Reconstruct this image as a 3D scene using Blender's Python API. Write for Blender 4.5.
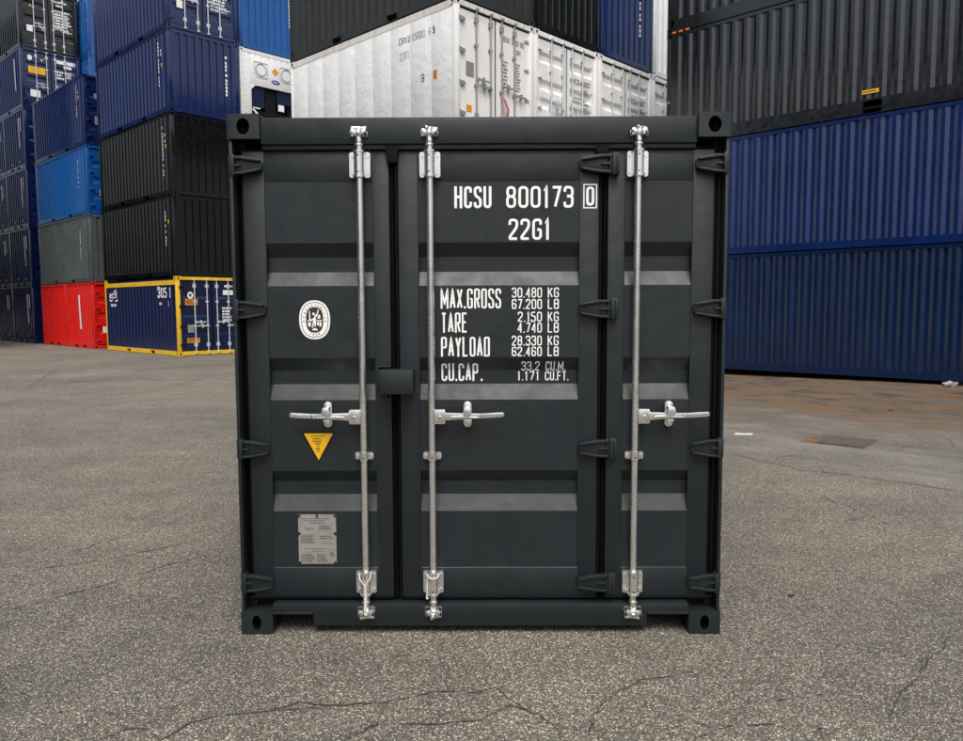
import bpy, bmesh, math, random
from mathutils import Matrix, Vector
random.seed(7)
for o in list(bpy.data.objects): bpy.data.objects.remove(o)
S = bpy.context.scene
COL = S.collection

# ------------------------------------------------------------------ camera
CAM_Z = 1.66
pitch, roll = .08243, .00349
V = Vector((0, math.sin(pitch), math.cos(pitch))); Fw = Vector((0, math.cos(pitch), -math.sin(pitch))); X = Vector((1, 0, 0))
right = X*math.cos(roll) - V*math.sin(roll); up = X*math.sin(roll) + V*math.cos(roll)
cam = bpy.data.cameras.new('camera'); cam_o = bpy.data.objects.new('camera', cam); COL.objects.link(cam_o)
M4 = Matrix((right, up, -Fw)).transposed().to_4x4(); M4.translation = (0, 0, CAM_Z); cam_o.matrix_world = M4
cam.sensor_width = 36; cam.lens = 768.3/963*36; cam.clip_start = .05; cam.clip_end = 2000
S.camera = cam_o
S.render.resolution_x, S.render.resolution_y = 1024, 788

# ------------------------------------------------------------------ light
SUN_EL, SUN_AZ = math.radians(60), math.radians(176)      # azimuth clockwise from +Y: high, behind the camera, a little right
w = bpy.data.worlds.new('World'); S.world = w; w.use_nodes = True
nt = w.node_tree; nt.nodes.clear()
sky = nt.nodes.new('ShaderNodeTexSky'); sky.sky_type = 'NISHITA'; sky.sun_disc = False
sky.sun_elevation = SUN_EL; sky.sun_rotation = SUN_AZ; sky.air_density = 1.0; sky.dust_density = 6.0; sky.ozone_density = 1.0
hs = nt.nodes.new('ShaderNodeHueSaturation'); hs.inputs['Saturation'].default_value = .58
bg = nt.nodes.new('ShaderNodeBackground'); bg.inputs['Strength'].default_value = .13
wo = nt.nodes.new('ShaderNodeOutputWorld')
nt.links.new(sky.outputs[0], hs.inputs['Color']); nt.links.new(hs.outputs[0], bg.inputs[0]); nt.links.new(bg.outputs[0], wo.inputs[0])
sl = bpy.data.lights.new('sun', 'SUN'); sl.energy = 1.4; sl.angle = math.radians(35); sl.color = (1, .97, .93)
so = bpy.data.objects.new('sun', sl); COL.objects.link(so)
sd = Vector((math.sin(SUN_AZ)*math.cos(SUN_EL), math.cos(SUN_AZ)*math.cos(SUN_EL), math.sin(SUN_EL)))
so.rotation_euler = sd.to_track_quat('Z', 'Y').to_euler(); so.location = (0, -20, 40)
vs = S.view_settings; vs.view_transform = 'Standard'; vs.look = 'None'; vs.gamma = 1; vs.exposure = 0.42; vs.use_curve_mapping = False

# ------------------------------------------------------------------ materials
def newmat(name):
    m = bpy.data.materials.new(name); m.use_nodes = True
    n = m.node_tree.nodes; l = m.node_tree.links
    return m, n, l, n['Principled BSDF']
def lin(r, g, b):
    f = lambda c: (c/255/12.92) if c <= 10 else ((c/255+.055)/1.055)**2.4
    return (f(r), f(g), f(b), 1)
def mul(c, k): return (c[0]*k, c[1]*k, c[2]*k, 1)
def ramp(n, stops):
    r = n.new('ShaderNodeValToRGB'); e = r.color_ramp.elements
    while len(e) < len(stops): e.new(.5)
    for i, (p, c) in enumerate(stops): e[i].position = p; e[i].color = c if len(c) == 4 else (*c, 1)
    return r
def paint(name, c, rough=.33, wear=.18, dirt=(.10, .085, .065, 1), dirt_amt=.10, scale=1.0, bump=.02, rust=0.0, spec=.8):
    """weathered steel paint: cloudy tone, vertical run-off streaks, small chips"""
    m, n, l, b = newmat(name)
    tc = n.new('ShaderNodeTexCoord'); oi = n.new('ShaderNodeObjectInfo')
    off = n.new('ShaderNodeVectorMath'); off.operation = 'MULTIPLY_ADD'
    off.inputs[1].default_value = (1, 1, 1)
    cmb = n.new('ShaderNodeCombineXYZ'); mm = n.new('ShaderNodeMath'); mm.operation = 'MULTIPLY'; mm.inputs[1].default_value = 37
    l.new(oi.outputs['Random'], mm.inputs[0]); l.new(mm.outputs[0], cmb.inputs[0]); l.new(mm.outputs[0], cmb.inputs[1])
    l.new(tc.outputs['Object'], off.inputs[0]); l.new(cmb.outputs[0], off.inputs[2])
    n1 = n.new('ShaderNodeTexNoise'); n1.inputs['Scale'].default_value = 1.3*scale; n1.inputs['Detail'].default_value = 6
    l.new(off.outputs[0], n1.inputs['Vector'])
    r1 = ramp(n, [(.3, mul(c, 1-wear)), (.7, mul(c, 1+wear))]); l.new(n1.outputs[0], r1.inputs[0])
    mp = n.new('ShaderNodeMapping'); mp.inputs['Scale'].default_value = (14, 14, .35); l.new(off.outputs[0], mp.inputs[0])
    n2 = n.new('ShaderNodeTexNoise'); n2.inputs['Scale'].default_value = 1; n2.inputs['Detail'].default_value = 5; l.new(mp.outputs[0], n2.inputs['Vector'])
    r2 = ramp(n, [(.45, (0, 0, 0)), (.8, (1, 1, 1))]); l.new(n2.outputs[0], r2.inputs[0])
    k = n.new('ShaderNodeMath'); k.operation = 'MULTIPLY'; k.inputs[1].default_value = dirt_amt*2.5; l.new(r2.outputs[0], k.inputs[0])
    mx = n.new('ShaderNodeMixRGB'); mx.inputs[2].default_value = dirt; l.new(k.outputs[0], mx.inputs[0]); l.new(r1.outputs[0], mx.inputs[1])
    outc = mx
    if rust > 0:
        n3 = n.new('ShaderNodeTexNoise'); n3.inputs['Scale'].default_value = 3.2; n3.inputs['Detail'].default_value = 9; n3.inputs['Roughness'].default_value = .7
        l.new(off.outputs[0], n3.inputs['Vector'])
        r3 = ramp(n, [(.70-rust*.1, (0, 0, 0)), (.74-rust*.1, (1, 1, 1))]); l.new(n3.outputs[0], r3.inputs[0])
        m3 = n.new('ShaderNodeMixRGB'); m3.inputs[2].default_value = (.16, .06, .022, 1); l.new(r3.outputs[0], m3.inputs[0]); l.new(mx.outputs[0], m3.inputs[1])
        outc = m3
    l.new(outc.outputs[0], b.inputs['Base Color'])
    n4 = n.new('ShaderNodeTexNoise'); n4.inputs['Scale'].default_value = 9*scale; n4.inputs['Detail'].default_value = 3; l.new(off.outputs[0], n4.inputs['Vector'])
    r4 = ramp(n, [(.3, (rough-.06,)*3), (.7, (rough+.08,)*3)]); l.new(n4.outputs[0], r4.inputs[0]); l.new(r4.outputs[0], b.inputs['Roughness'])
    n5 = n.new('ShaderNodeTexNoise'); n5.inputs['Scale'].default_value = 5; n5.inputs['Detail'].default_value = 4; l.new(off.outputs[0], n5.inputs['Vector'])
    bp = n.new('ShaderNodeBump'); bp.inputs['Strength'].default_value = 1; bp.inputs['Distance'].default_value = bump*.2
    l.new(n5.outputs[0], bp.inputs['Height']); l.new(bp.outputs[0], b.inputs['Normal'])
    b.inputs['Specular IOR Level'].default_value = spec
    return m
def plain(name, c, rough=.5, metal=0, spec=.5, nscale=40, var=.12):
    m, n, l, b = newmat(name)
    tc = n.new('ShaderNodeTexCoord'); n1 = n.new('ShaderNodeTexNoise'); n1.inputs['Scale'].default_value = nscale; n1.inputs['Detail'].default_value = 4
    l.new(tc.outputs['Object'], n1.inputs['Vector'])
    r = ramp(n, [(.3, mul(c, 1-var)), (.7, mul(c, 1+var))]); l.new(n1.outputs[0], r.inputs[0]); l.new(r.outputs[0], b.inputs['Base Color'])
    b.inputs['Roughness'].default_value = rough; b.inputs['Metallic'].default_value = metal; b.inputs['Specular IOR Level'].default_value = spec
    return m
def galv(name, c=(.84, .84, .83, 1), rough=.23):
    m, n, l, b = newmat(name)
    tc = n.new('ShaderNodeTexCoord'); v = n.new('ShaderNodeTexVoronoi'); v.inputs['Scale'].default_value = 260
    mp = n.new('ShaderNodeMapping'); mp.inputs['Scale'].default_value = (1, 1, .7); l.new(tc.outputs['Object'], mp.inputs[0]); l.new(mp.outputs[0], v.inputs['Vector'])
    n2 = n.new('ShaderNodeTexNoise'); n2.inputs['Scale'].default_value = 14; n2.inputs['Detail'].default_value = 6; l.new(tc.outputs['Object'], n2.inputs['Vector'])
    a = n.new('ShaderNodeMixRGB'); a.blend_type = 'MIX'; a.inputs[0].default_value = .6; l.new(v.outputs['Color'], a.inputs[1]); l.new(n2.outputs['Fac'], a.inputs[2])
    bw = n.new('ShaderNodeRGBToBW'); l.new(a.outputs[0], bw.inputs[0])
    r = ramp(n, [(.25, mul(c, .84)), (.75, mul(c, 1.10))]); l.new(bw.outputs[0], r.inputs[0]); l.new(r.outputs[0], b.inputs['Base Color'])
    r2 = ramp(n, [(.25, (rough-.05,)*3), (.75, (rough+.07,)*3)]); l.new(bw.outputs[0], r2.inputs[0]); l.new(r2.outputs[0], b.inputs['Roughness'])
    bp = n.new('ShaderNodeBump'); bp.inputs['Distance'].default_value = .0015; bp.inputs['Strength'].default_value = .18; l.new(n2.outputs['Fac'], bp.inputs['Height']); l.new(bp.outputs[0], b.inputs['Normal'])
    b.inputs['Metallic'].default_value = .92
    return m

ANTH = (.0110, .0158, .0190, 1)
M = {
 'anth': paint('anthracite_paint', ANTH, .44, .07, (.03, .03, .028, 1), .06, 1.0, .03, spec=.42),
 'navy': paint('navy_paint', (.0055, .0150, .0800, 1), 0.19, .15, (0.0232, 0.0317, 0.0600, 1), .07),
 'navy_dark': paint('deep_navy_paint', (.0025, .0080, .0520, 1), 0.19, .15, (0.0192, 0.0245, 0.0600, 1), .06),
 'navy_r': paint('weathered_navy_paint', (.0025, .0150, .0850, 1), 0.19, .18, (0.0146, 0.0273, 0.0600, 1), .06, rust=.05, spec=.62),
 'navy_r2': paint('dull_navy_paint', (.0020, .0120, .0480, 1), 0.19, .2, (0.0122, 0.0234, 0.0600, 1), .09, rust=.05, spec=.42),
 'black': paint('black_paint', (0.0025, 0.0028, 0.0030, 1), 0.19, .2, (0.0115, 0.0122, 0.0126, 1), .10),
 'black2': paint('warm_black_paint', (0.0037, 0.0038, 0.0035, 1), 0.19, .2, (0.0141, 0.0144, 0.0137, 1), .10),
 'grey': paint('grey_paint', (0.0723, 0.0850, 0.0892, 1), 0.30, .15, (.06, .05, .035, 1), .05),
 'slate': paint('slate_paint', (.030, .033, .035, 1), .5, .12, (.05, .05, .05, 1), .05, spec=.2),
 'slate_r': paint('dark_slate_paint', (0.0081, 0.0099, 0.0117, 1), 0.19, .12, (0.0238, 0.0278, 0.0317, 1), .06),
 'green': paint('green_black_paint', (0.0032, 0.0048, 0.0051, 1), 0.19, .15, (0.0130, 0.0166, 0.0172, 1), .06),
 'blue': paint('bright_blue_paint', (0.0027, 0.0792, 0.2970, 1), 0.24, .12, (.08, .1, .13, 1), .03),
 'red': paint('red_paint', (.66, .010, .007, 1), 0.30, .08, (.3, .03, .02, 1), .03),
 'yellow': paint('yellow_paint', (.80, .50, .012, 1), .4, .08, (.3, .2, .06, 1), .1),
 'white': paint('white_paint', (.82, .83, .82, 1), .45, .04, (.5, .48, .43, 1), .04),
 'whiteside': paint('white_reefer_skin', (.77, .79, .785, 1), .4, .05, (.5, .49, .45, 1), .07, bump=.09),
 'whiterust': paint('rust_streaked_white', (.70, .70, .67, 1), .5, .08, (.42, .27, .13, 1), .28),
 'gasket': plain('black_rubber', (.0035, .0033, .003, 1), .45, spec=.25),
 'galv': galv('galvanised_steel'),
 'galv_dull': galv('dull_galvanised_steel', (.42, .43, .43, 1), .5),
 'steel': plain('stainless_steel', (.33, .33, .32, 1), .45, .4),
 'rod_white': plain('rod_paint', (.58, .60, .62, 1), .45, .1),
 'letter': plain('white_lettering', (.86, .86, .85, 1), .5, var=.03),
 'darkletter': plain('grey_lettering', (.05, .055, .06, 1), .5, var=.05),
 'plate': plain('data_plate_metal', (.31, .305, .285, 1), .42, .25, nscale=25, var=.12),
 'plateink': plain('data_plate_ink', (.075, .062, .055, 1), .5),
 'stkyellow': plain('sticker_yellow', (.83, .46, .008, 1), .4, var=.05),
 'stkorange': plain('sticker_orange', (.75, .30, .012, 1), .4, var=.06),
 'stkblack': plain('sticker_black', (.004, .004, .004, 1), .4),
 'stkbrown': plain('sticker_brown', (.035, .022, .014, 1), .5, nscale=90),
 'stkblue': plain('sticker_blue', (.02, .035, .22, 1), .4),
 'machine_blue': plain('machine_navy', (.004, .012, .045, 1), .5, spec=.3),
 'machine_and_hole_black': plain('machine_and_hole_black', (.004, .004, .004, 1), .6, spec=.2),  # also colours the casting holes, where it paints in the shade
 'tie': plain('cable_tie_plastic', (.68, .67, .62, 1), .4),
 'strap': plain('red_strap_cloth', (.42, .10, .13, 1), .7),
 'twist_orange': plain('twistlock_orange', (.62, .19, .02, 1), .5),
 'green_led': plain('green_tag', (.05, .6, .05, 1), .4),
 'timber': plain('wood', (.28, .15, .06, 1), .7),
 'iron': plain('cast_iron', (.075, .064, .055, 1), .85, 0, nscale=38, var=.55),
 'plastic': plain('crumpled_plastic', (.36, .34, .31, 1), .6, nscale=8, var=.25),
 'leaf': plain('dry_leaf', (.022, .016, .010, 1), .7),
 'rustpatch_': plain('rust_rim', (.10, .07, .045, 1), .9, nscale=14, var=.5),
 'linepaint': plain('worn_white_line', (.50, .50, .46, 1), .8, nscale=18, var=.5),
}

# ------------------------------------------------------------------ mesh helpers
class MB:
    def __init__(s): s.v = []; s.f = []; s.mi = []
    def quad(s, *p, mi=0):
        i = len(s.v); s.v += [tuple(q) for q in p]; s.f.append(tuple(range(i, i+len(p)))); s.mi.append(mi)
    def box(s, x0, x1, y0, y1, z0, z1, mi=0):
        i = len(s.v)
        s.v += [(x0, y0, z0), (x1, y0, z0), (x1, y1, z0), (x0, y1, z0), (x0, y0, z1), (x1, y0, z1), (x1, y1, z1), (x0, y1, z1)]
        for q in ((0, 3, 2, 1), (4, 5, 6, 7), (0, 1, 5, 4), (1, 2, 6, 5), (2, 3, 7, 6), (3, 0, 4, 7)): s.f.append(tuple(i+k for k in q)); s.mi.append(mi)
    def prism(s, poly, y0, y1, mi=0, axis='y'):
        """polygon in (x,z), counter-clockwise seen from -y, extruded from y0 (front) to y1"""
        n = len(poly); i = len(s.v)
        mp = (lambda a, b, c: (a, c, b)) if axis == 'y' else ((lambda a, b, c: (c, a, b)) if axis == 'x' else (lambda a, b, c: (a, b, c)))
        s.v += [mp(a, b, y0) for a, b in poly] + [mp(a, b, y1) for a, b in poly]
        s.f.append(tuple(range(i, i+n))); s.mi.append(mi)
        s.f.append(tuple(range(i+2*n-1, i+n-1, -1))); s.mi.append(mi)
        for k in range(n):
            j = (k+1) % n; s.f.append((i+k, i+n+k, i+n+j, i+j)); s.mi.append(mi)
    def cyl(s, p0, p1, r0, r1=None, n=12, mi=0, cap=True):
        r1 = r0 if r1 is None else r1
        a = Vector(p0); b = Vector(p1); d = (b-a).normalized()
        u = d.orthogonal().normalized(); w_ = d.cross(u); i = len(s.v)
        for k in range(n):
            t = 2*math.pi*k/n; q = u*math.cos(t)+w_*math.sin(t); s.v.append(tuple(a+q*r0))
        for k in range(n):
            t = 2*math.pi*k/n; q = u*math.cos(t)+w_*math.sin(t); s.v.append(tuple(b+q*r1))
        for k in range(n):
            j = (k+1) % n; s.f.append((i+k, i+j, i+n+j, i+n+k)); s.mi.append(mi)
        if cap: s.f.append(tuple(range(i+n-1, i-1, -1))); s.mi.append(mi); s.f.append(tuple(range(i+n, i+2*n))); s.mi.append(mi)
    def tube(s, pts, r, n=6, mi=0):
        for a, b in zip(pts, pts[1:]): s.cyl(a, b, r, n=n, mi=mi)
    def mesh(s, name, bevel=0, smooth=True):
        me = bpy.data.meshes.new(name); me.from_pydata(s.v, [], s.f)
        for p, k in zip(me.polygons, s.mi): p.material_index = k
        if bevel:
            bm = bmesh.new(); bm.from_mesh(me)
            ed = [e for e in bm.edges if len(e.link_faces) == 2 and e.calc_face_angle(0) > .6]
            bmesh.ops.bevel(bm, geom=ed, offset=bevel, segments=2, affect='EDGES', profile=.5, clamp_overlap=True)
            bm.to_mesh(me); bm.free()
        if smooth:
            me.polygons.foreach_set('use_smooth', [True]*len(me.polygons)); me.set_sharp_from_angle(angle=math.radians(32))
        for k in range((max(s.mi) if s.mi else 0)+1): me.materials.append(None)
        me.update(); return me
def put(name, me, mats, parent=None, loc=(0, 0, 0), rot=(0, 0, 0)):
    o = bpy.data.objects.new(name, me); COL.objects.link(o)
    if not isinstance(mats, (list, tuple)): mats = [mats]
    for sl_, m in zip(o.material_slots, mats): sl_.link = 'OBJECT'; sl_.material = M[m] if isinstance(m, str) else m
    o.location = loc; o.rotation_euler = rot
    if parent: o.parent = parent
    return o
CACHE = {}
def cached(key, fn):
    if key not in CACHE: CACHE[key] = fn()
    return CACHE[key]
def thing(name, label, cat, loc, rz=0, group=None):
    o = bpy.data.objects.new(name, None); COL.objects.link(o); o.location = loc; o.rotation_euler = (0, 0, rz)
    o.empty_display_size = .2
    o['label'] = label; o['category'] = cat
    if group: o['group'] = group
    return o
def tag(o, label, cat, group=None):
    o['label'] = label; o['category'] = cat
    if group: o['group'] = group
    return o

# ------------------------------------------------------------------ stroke lettering (condensed block capitals)
F_ = {
 'H': [[(0, 0), (0, 1)], [(1, 0), (1, 1)], [(0, .52), (1, .52)]], 'C': [[(1, .74), (1, 1), (0, 1), (0, 0), (1, 0), (1, .26)]],
 'S': [[(1, .76), (1, 1), (0, 1), (0, .58), (1, .42), (1, 0), (0, 0), (0, .24)]], 'U': [[(0, 1), (0, 0), (1, 0), (1, 1)]],
 '8': ['c', [(.03, .53), (.03, 1), (.97, 1), (.97, .53)], 'c', [(0, 0), (0, .53), (1, .53), (1, 0)]], '0': ['c', [(0, 0), (0, 1), (1, 1), (1, 0)]],
 'O': ['c', [(0, 0), (0, 1), (1, 1), (1, 0)]], '1': [[(.15, .80), (.62, 1), (.62, 0)]], '7': [[(0, 1), (1, 1), (.35, 0)]],
 '3': [[(0, .76), (0, 1), (1, 1), (1, .54), (.3, .54)], [(.3, .53), (1, .53), (1, 0), (0, 0), (0, .24)]],
 '2': [[(0, .74), (0, 1), (1, 1), (1, .62), (0, .10), (0, 0), (1, 0)]], 'G': [[(1, .74), (1, 1), (0, 1), (0, 0), (1, 0), (1, .48), (.52, .48)]],
 'M': [[(0, 0), (0, 1), (.5, .22), (1, 1), (1, 0)]], 'A': [[(0, 0), (.5, 1), (1, 0)], [(.2, .28), (.8, .28)]],
 'X': [[(0, 0), (1, 1)], [(0, 1), (1, 0)]], '.': [[(.5, 0), (.5, .12)]], ',': [[(.5, .1), (.3, -.14)]],
 'R': [[(0, 0), (0, 1), (1, 1), (1, .48), (0, .48)], [(.5, .48), (1, 0)]], 'K': [[(0, 0), (0, 1)], [(1, 1), (.05, .42)], [(.3, .57), (1, 0)]],
 'L': [[(0, 1), (0, 0), (1, 0)]], 'B': [[(0, .52), (0, 1), (1, 1), (1, .53), (0, .53)], [(0, .53), (1, .53), (1, 0), (0, 0), (0, .53)]],
 'T': [[(0, 1), (1, 1)], [(.5, 1), (.5, 0)]], 'E': [[(1, 1), (0, 1), (0, 0), (1, 0)], [(0, .52), (.85, .52)]], 'P': [[(0, 0), (0, 1), (1, 1), (1, .46), (0, .46)]],
 'Y': [[(0, 1), (.5, .45), (1, 1)], [(.5, .45), (.5, 0)]], 'D': [[(0, 0), (0, 1), (1, 1), (1, 0), (0, 0)]], 'F': [[(1, 1), (0, 1), (0, 0)], [(0, .52), (.85, .52)]],
 '4': [[(.75, 0), (.75, 1), (0, .28), (1, .28)]], '5': [[(1, 1), (0, 1), (0, .58), (1, .58), (1, 0), (0, 0), (0, .2)]],
 '6': [[(1, .78), (1, 1), (0, 1), (0, 0), (1, 0), (1, .55), (0, .55)]], '9': [[(0, .22), (0, 0), (1, 0), (1, 1), (0, 1), (0, .45), (1, .45)]],
 'I': [[(.5, 0), (.5, 1)]], 'N': [[(0, 0), (0, 1), (1, 0), (1, 1)]], 'V': [[(0, 1), (.5, 0), (1, 1)]],
 'n': [[(0, 0), (0, .7)], [(0, .66), (1, .66), (1, 0)]], 'c': [[(1, .66), (0, .66), (0, 0), (1, 0)]], 'e': [[(1, 0), (0, 0), (0, .66), (1, .66), (1, .34), (0, .34)]],
 ':': [[(.5, .1), (.5, .22)], [(.5, .6), (.5, .72)]], '-': [[(0, .5), (1, .5)]],
}
SHARP = set('MAXKNV7YTEFLH14.,I')
ROUNDTOP = set('DBRP')
def rounded(pts, r, closed):
    out = []; n = len(pts)
    for i, p in enumerate(pts):
        p = Vector(p)
        if not closed and i in (0, n-1): out.append(p); continue
        a = Vector(pts[i-1]); b = Vector(pts[(i+1) % n])
        da = (a-p); db = (b-p); rr = min(r, da.length*.5, db.length*.5)
        q0 = p+da.normalized()*rr; q1 = p+db.normalized()*rr
        for k in range(5):
            t = k/4; out.append(q0*(1-t)**2+p*2*t*(1-t)+q1*t*t)
    return out
def ribbon(mb, pts, t, closed, mapf, lift, mi, step):
    P = []
    m = len(pts)
    for i in range(m if closed else m-1):
        a = pts[i]; b = pts[(i+1) % m]; L_ = (b-a).length
        if L_ < 1e-6: continue
        k = max(1, int(math.ceil(L_/step)))
        for j in range(k): P.append(a+(b-a)*(j/k))
    if not closed: P.append(pts[-1])
    n = len(P); lt = []; rt = []
    for i in range(n):
        a = P[i-1] if (closed or i > 0) else None; b = P[(i+1) % n] if (closed or i < n-1) else None
        d0 = (P[i]-a).normalized() if a is not None else None; d1 = (b-P[i]).normalized() if b is not None else None
        if d0 is None: d0 = d1
        if d1 is None: d1 = d0
        n0 = Vector((-d0.y, d0.x)); n1 = Vector((-d1.y, d1.x)); nn = (n0+n1)
        if nn.length < 1e-6: nn = n0
        nn.normalize(); c = max(.45, nn.dot(n0)); off = nn*(t/2/c)
        lt.append(P[i]+off); rt.append(P[i]-off)
    for i in range(n if closed else n-1):
        j = (i+1) % n
        mb.quad(*(mapf(q.x, q.y, lift) for q in (rt[i], rt[j], lt[j], lt[i])), mi=mi)
def text(mb, s, u, v, h, cw, t, gap, mapf, mi=0, step=.02, space=None):
    """write s from (u,v) upwards-right; returns the end u.  cw: glyph width"""
    for ch in s:
        if ch == ' ': u += cw*.75 if space is None else space; continue
        g = F_.get(ch)
        wch = cw*(.32 if ch in '.,:I' else (.62 if ch == '1' else (1.34 if ch == 'M' else 1)))
        if ch in '.,:I': wch = max(wch, t)
        closed = False; k = 0
        for st in g:
            if st == 'c': closed = True; continue
            pts = [Vector((u+t/2+p[0]*(wch-t), v+t/2+p[1]*(h-t))) for p in st]
            if ch in '.,': pts = [Vector((u+t/2+p[0]*(wch-t), v+p[1]*h)) for p in st]
            elif not closed:
                pts = list(pts)
                for idx in (0, -1):      # free stroke ends run to the full height
                    if st[idx][1] == 0 and st[1 if idx == 0 else -2][0] == st[idx][0]: pts[idx] = Vector((pts[idx].x, v))
                    if st[idx][1] == 1 and st[1 if idx == 0 else -2][0] == st[idx][0]: pts[idx] = Vector((pts[idx].x, v+h))
            if ch in 'DBRP': pr = [p for p in pts]; q = rounded(pr, 0 if False else wch*.22, closed)
            elif ch in SHARP and ch != 'M': q = pts
            elif ch == 'M': q = pts
            else: q = rounded(pts, wch*.36, closed)
            ribbon(mb, q, t, closed, mapf, k*.00012, mi, step); k += 1; closed = False
        u += wch+gap
    return u-gap
def text_w(s, cw, t, gap):
    u = 0
    for ch in s:
        if ch == ' ': u += cw*.75; continue
        wch = cw*(.32 if ch in '.,:I' else (.62 if ch == '1' else (1.34 if ch == 'M' else 1)))
        if ch in '.,:I': wch = max(wch, t)
        u += wch+gap
    return u-gap
def front_map(y): return lambda u, v, l: (u, y-.0015-l, v)
def side_map(x, ymax): return lambda u, v, l: (x-.002-l, ymax-u, v)      # outside of the -x wall; u runs from the near-hand right... left to right as read
def blocks(mb, u, v, wd, h, rows, mapf, mi=0, rnd=random, fill=.85):
    """print too small to read: rows of short dashes"""
    rh = h/rows
    for r in range(rows):
        x = u; end = u+wd*rnd.uniform(.7, 1)
        while x < end:
            k = rnd.uniform(.25, .8)*rh; e = min(x+k, end)
            mb.quad(*(mapf(a, b, 0) for a, b in ((x, v+h-(r+1)*rh+rh*.2), (e, v+h-(r+1)*rh+rh*.2), (e, v+h-r*rh-rh*(1-fill)), (x, v+h-r*rh-rh*(1-fill)))), mi=mi)
            x = e+rh*rnd.uniform(.12, .3)

# ------------------------------------------------------------------ container pieces
CW, CH = 2.438, 2.591
def casting_mesh(hx=.031, hz=.039):
    mb = MB(); a, b, h = .162, .178, .118; N = 16
    faces = [((0, 0, 0), (1, 0, 0), a), ((a, 0, 0), (0, 1, 0), b), ((a, b, 0), (-1, 0, 0), a), ((0, b, 0), (0, -1, 0), b)]
    for o, d, wd in faces:
        o = Vector(o); d = Vector(d); nrm = Vector((d.y, -d.x, 0)); z = Vector((0, 0, 1))
        outer = []; inner = []; deep = []
        for k in range(N):
            t = 2*math.pi*(k+.5)/N; cx, cy = math.cos(t), math.sin(t)
            ex, ey = hx*cx, hz*cy
            sc = 1/max(abs(cx), abs(cy)); rx, ry = cx*sc*wd/2, cy*sc*h/2
            p = lambda u, v, dp: o+d*(wd/2+u)+z*(h/2+v)-nrm*dp
            outer.append(p(rx, ry, 0)); inner.append(p(ex, ey, 0)); deep.append(p(ex, ey, .075))
        # exact corners
        i = len(mb.v); mb.v += [tuple(q) for q in outer+inner+deep]
        for k in range(N):
            j = (k+1) % N
            mb.f.append((i+k, i+j, i+N+j, i+N+k)); mb.mi.append(0)
            mb.f.append((i+N+k, i+N+j, i+2*N+j, i+2*N+k)); mb.mi.append(1)  # hole walls use the black slot: shade inside is painted
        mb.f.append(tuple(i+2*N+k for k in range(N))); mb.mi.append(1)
        for cu, cv in ((-1, -1), (1, -1), (1, 1), (-1, 1)):
            c = o+d*(wd/2+cu*wd/2)+z*(h/2+cv*h/2)
            near = sorted(range(N), key=lambda k: (outer[k]-c).length)[:2]; near.sort()
            if near == [0, N-1]: near = [N-1, 0]
            mb.quad(outer[near[0]], c, outer[near[1]])
    mb.quad((0, 0, h), (a, 0, h), (a, b, h), (0, b, h)); mb.quad((0, b, 0), (a, b, 0), (a, 0, 0), (0, 0, 0))
    return mb.mesh('corner_casting', smooth=False)
def corr_mesh(length, z0, z1, pitch, fo, sl_, depth, mapf, flip=False):
    """vertical trapezoid corrugation; mapf(u, d, z) with d = depth inwards"""
    fi = pitch-fo-2*sl_
    n = int((length-fo)/pitch); m = (length-(n*pitch+fo))/2
    prof = [(0, 0)]; u = m
    prof.append((u+fo, 0)); u += fo
    for k in range(n):
        prof += [(u+sl_, depth), (u+sl_+fi, depth), (u+2*sl_+fi, 0), (u+2*sl_+fi+fo, 0)]; u += pitch
    prof[-1] = (length, 0)
    mb = MB(); i = 0
    for u, d in prof: mb.v += [mapf(u, d, z0), mapf(u, d, z1)]
    for k in range(len(prof)-1):
        q = (2*k, 2*k+2, 2*k+3, 2*k+1); mb.f.append(q[::-1] if flip else q); mb.mi.append(0)
    return mb.mesh('wall', smooth=False)
def side_wall_mesh(y0, y1, H, rail, toprail, right=False):
    if right: return corr_mesh(y1-y0, rail, H-toprail, .278, .072, .068, .036, lambda u, d, z: (CW-.012-d, y0+u, z))
    return corr_mesh(y1-y0, rail, H-toprail, .278, .072, .068, .036, lambda u, d, z: (.012+d, y1-u, z))
def end_wall_mesh(H, back=0):
    if back: return corr_mesh(CW-.2, .14, H-.1, .25, .11, .02, .045, lambda u, d, z: (CW-.1-u, back-.014-d, z))
    return corr_mesh(CW-.2, .14, H-.1, .25, .11, .02, .045, lambda u, d, z: (.1+u, .014+d, z))
def rail_mesh(L, h, pockets):
    mb = MB(); y = .17; e = L-.17
    for c in sorted(pockets):
        mb.box(.006, .07, y, c-.175, .014, h)
        mb.box(.0065, .0695, c-.1752, c+.1752, h-.035, h-.001); mb.box(.0065, .0695, c-.1752, c+.1752, .0145, .026)
        y = c+.175
    mb.box(.006, .07, y, e, .014, h)
    return mb.mesh('rail', smooth=False)
def leaf_mesh(x0, x1, z0, z1, fr, yf, thick=.05):
    """door frame: four bars around a sheet"""
    mb = MB(); a, b, c, d = fr     # left, right, bottom, top widths
    mb.box(x0, x0+a, yf, yf+thick, z0, z1); mb.box(x1-b, x1, yf, yf+thick, z0, z1)
    mb.box(x0+a-.001, x1-b+.001, yf+.0004, yf+thick-.001, z0, z0+c); mb.box(x0+a-.001, x1-b+.001, yf+.0004, yf+thick-.001, z1-d, z1)
    return mb
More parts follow.
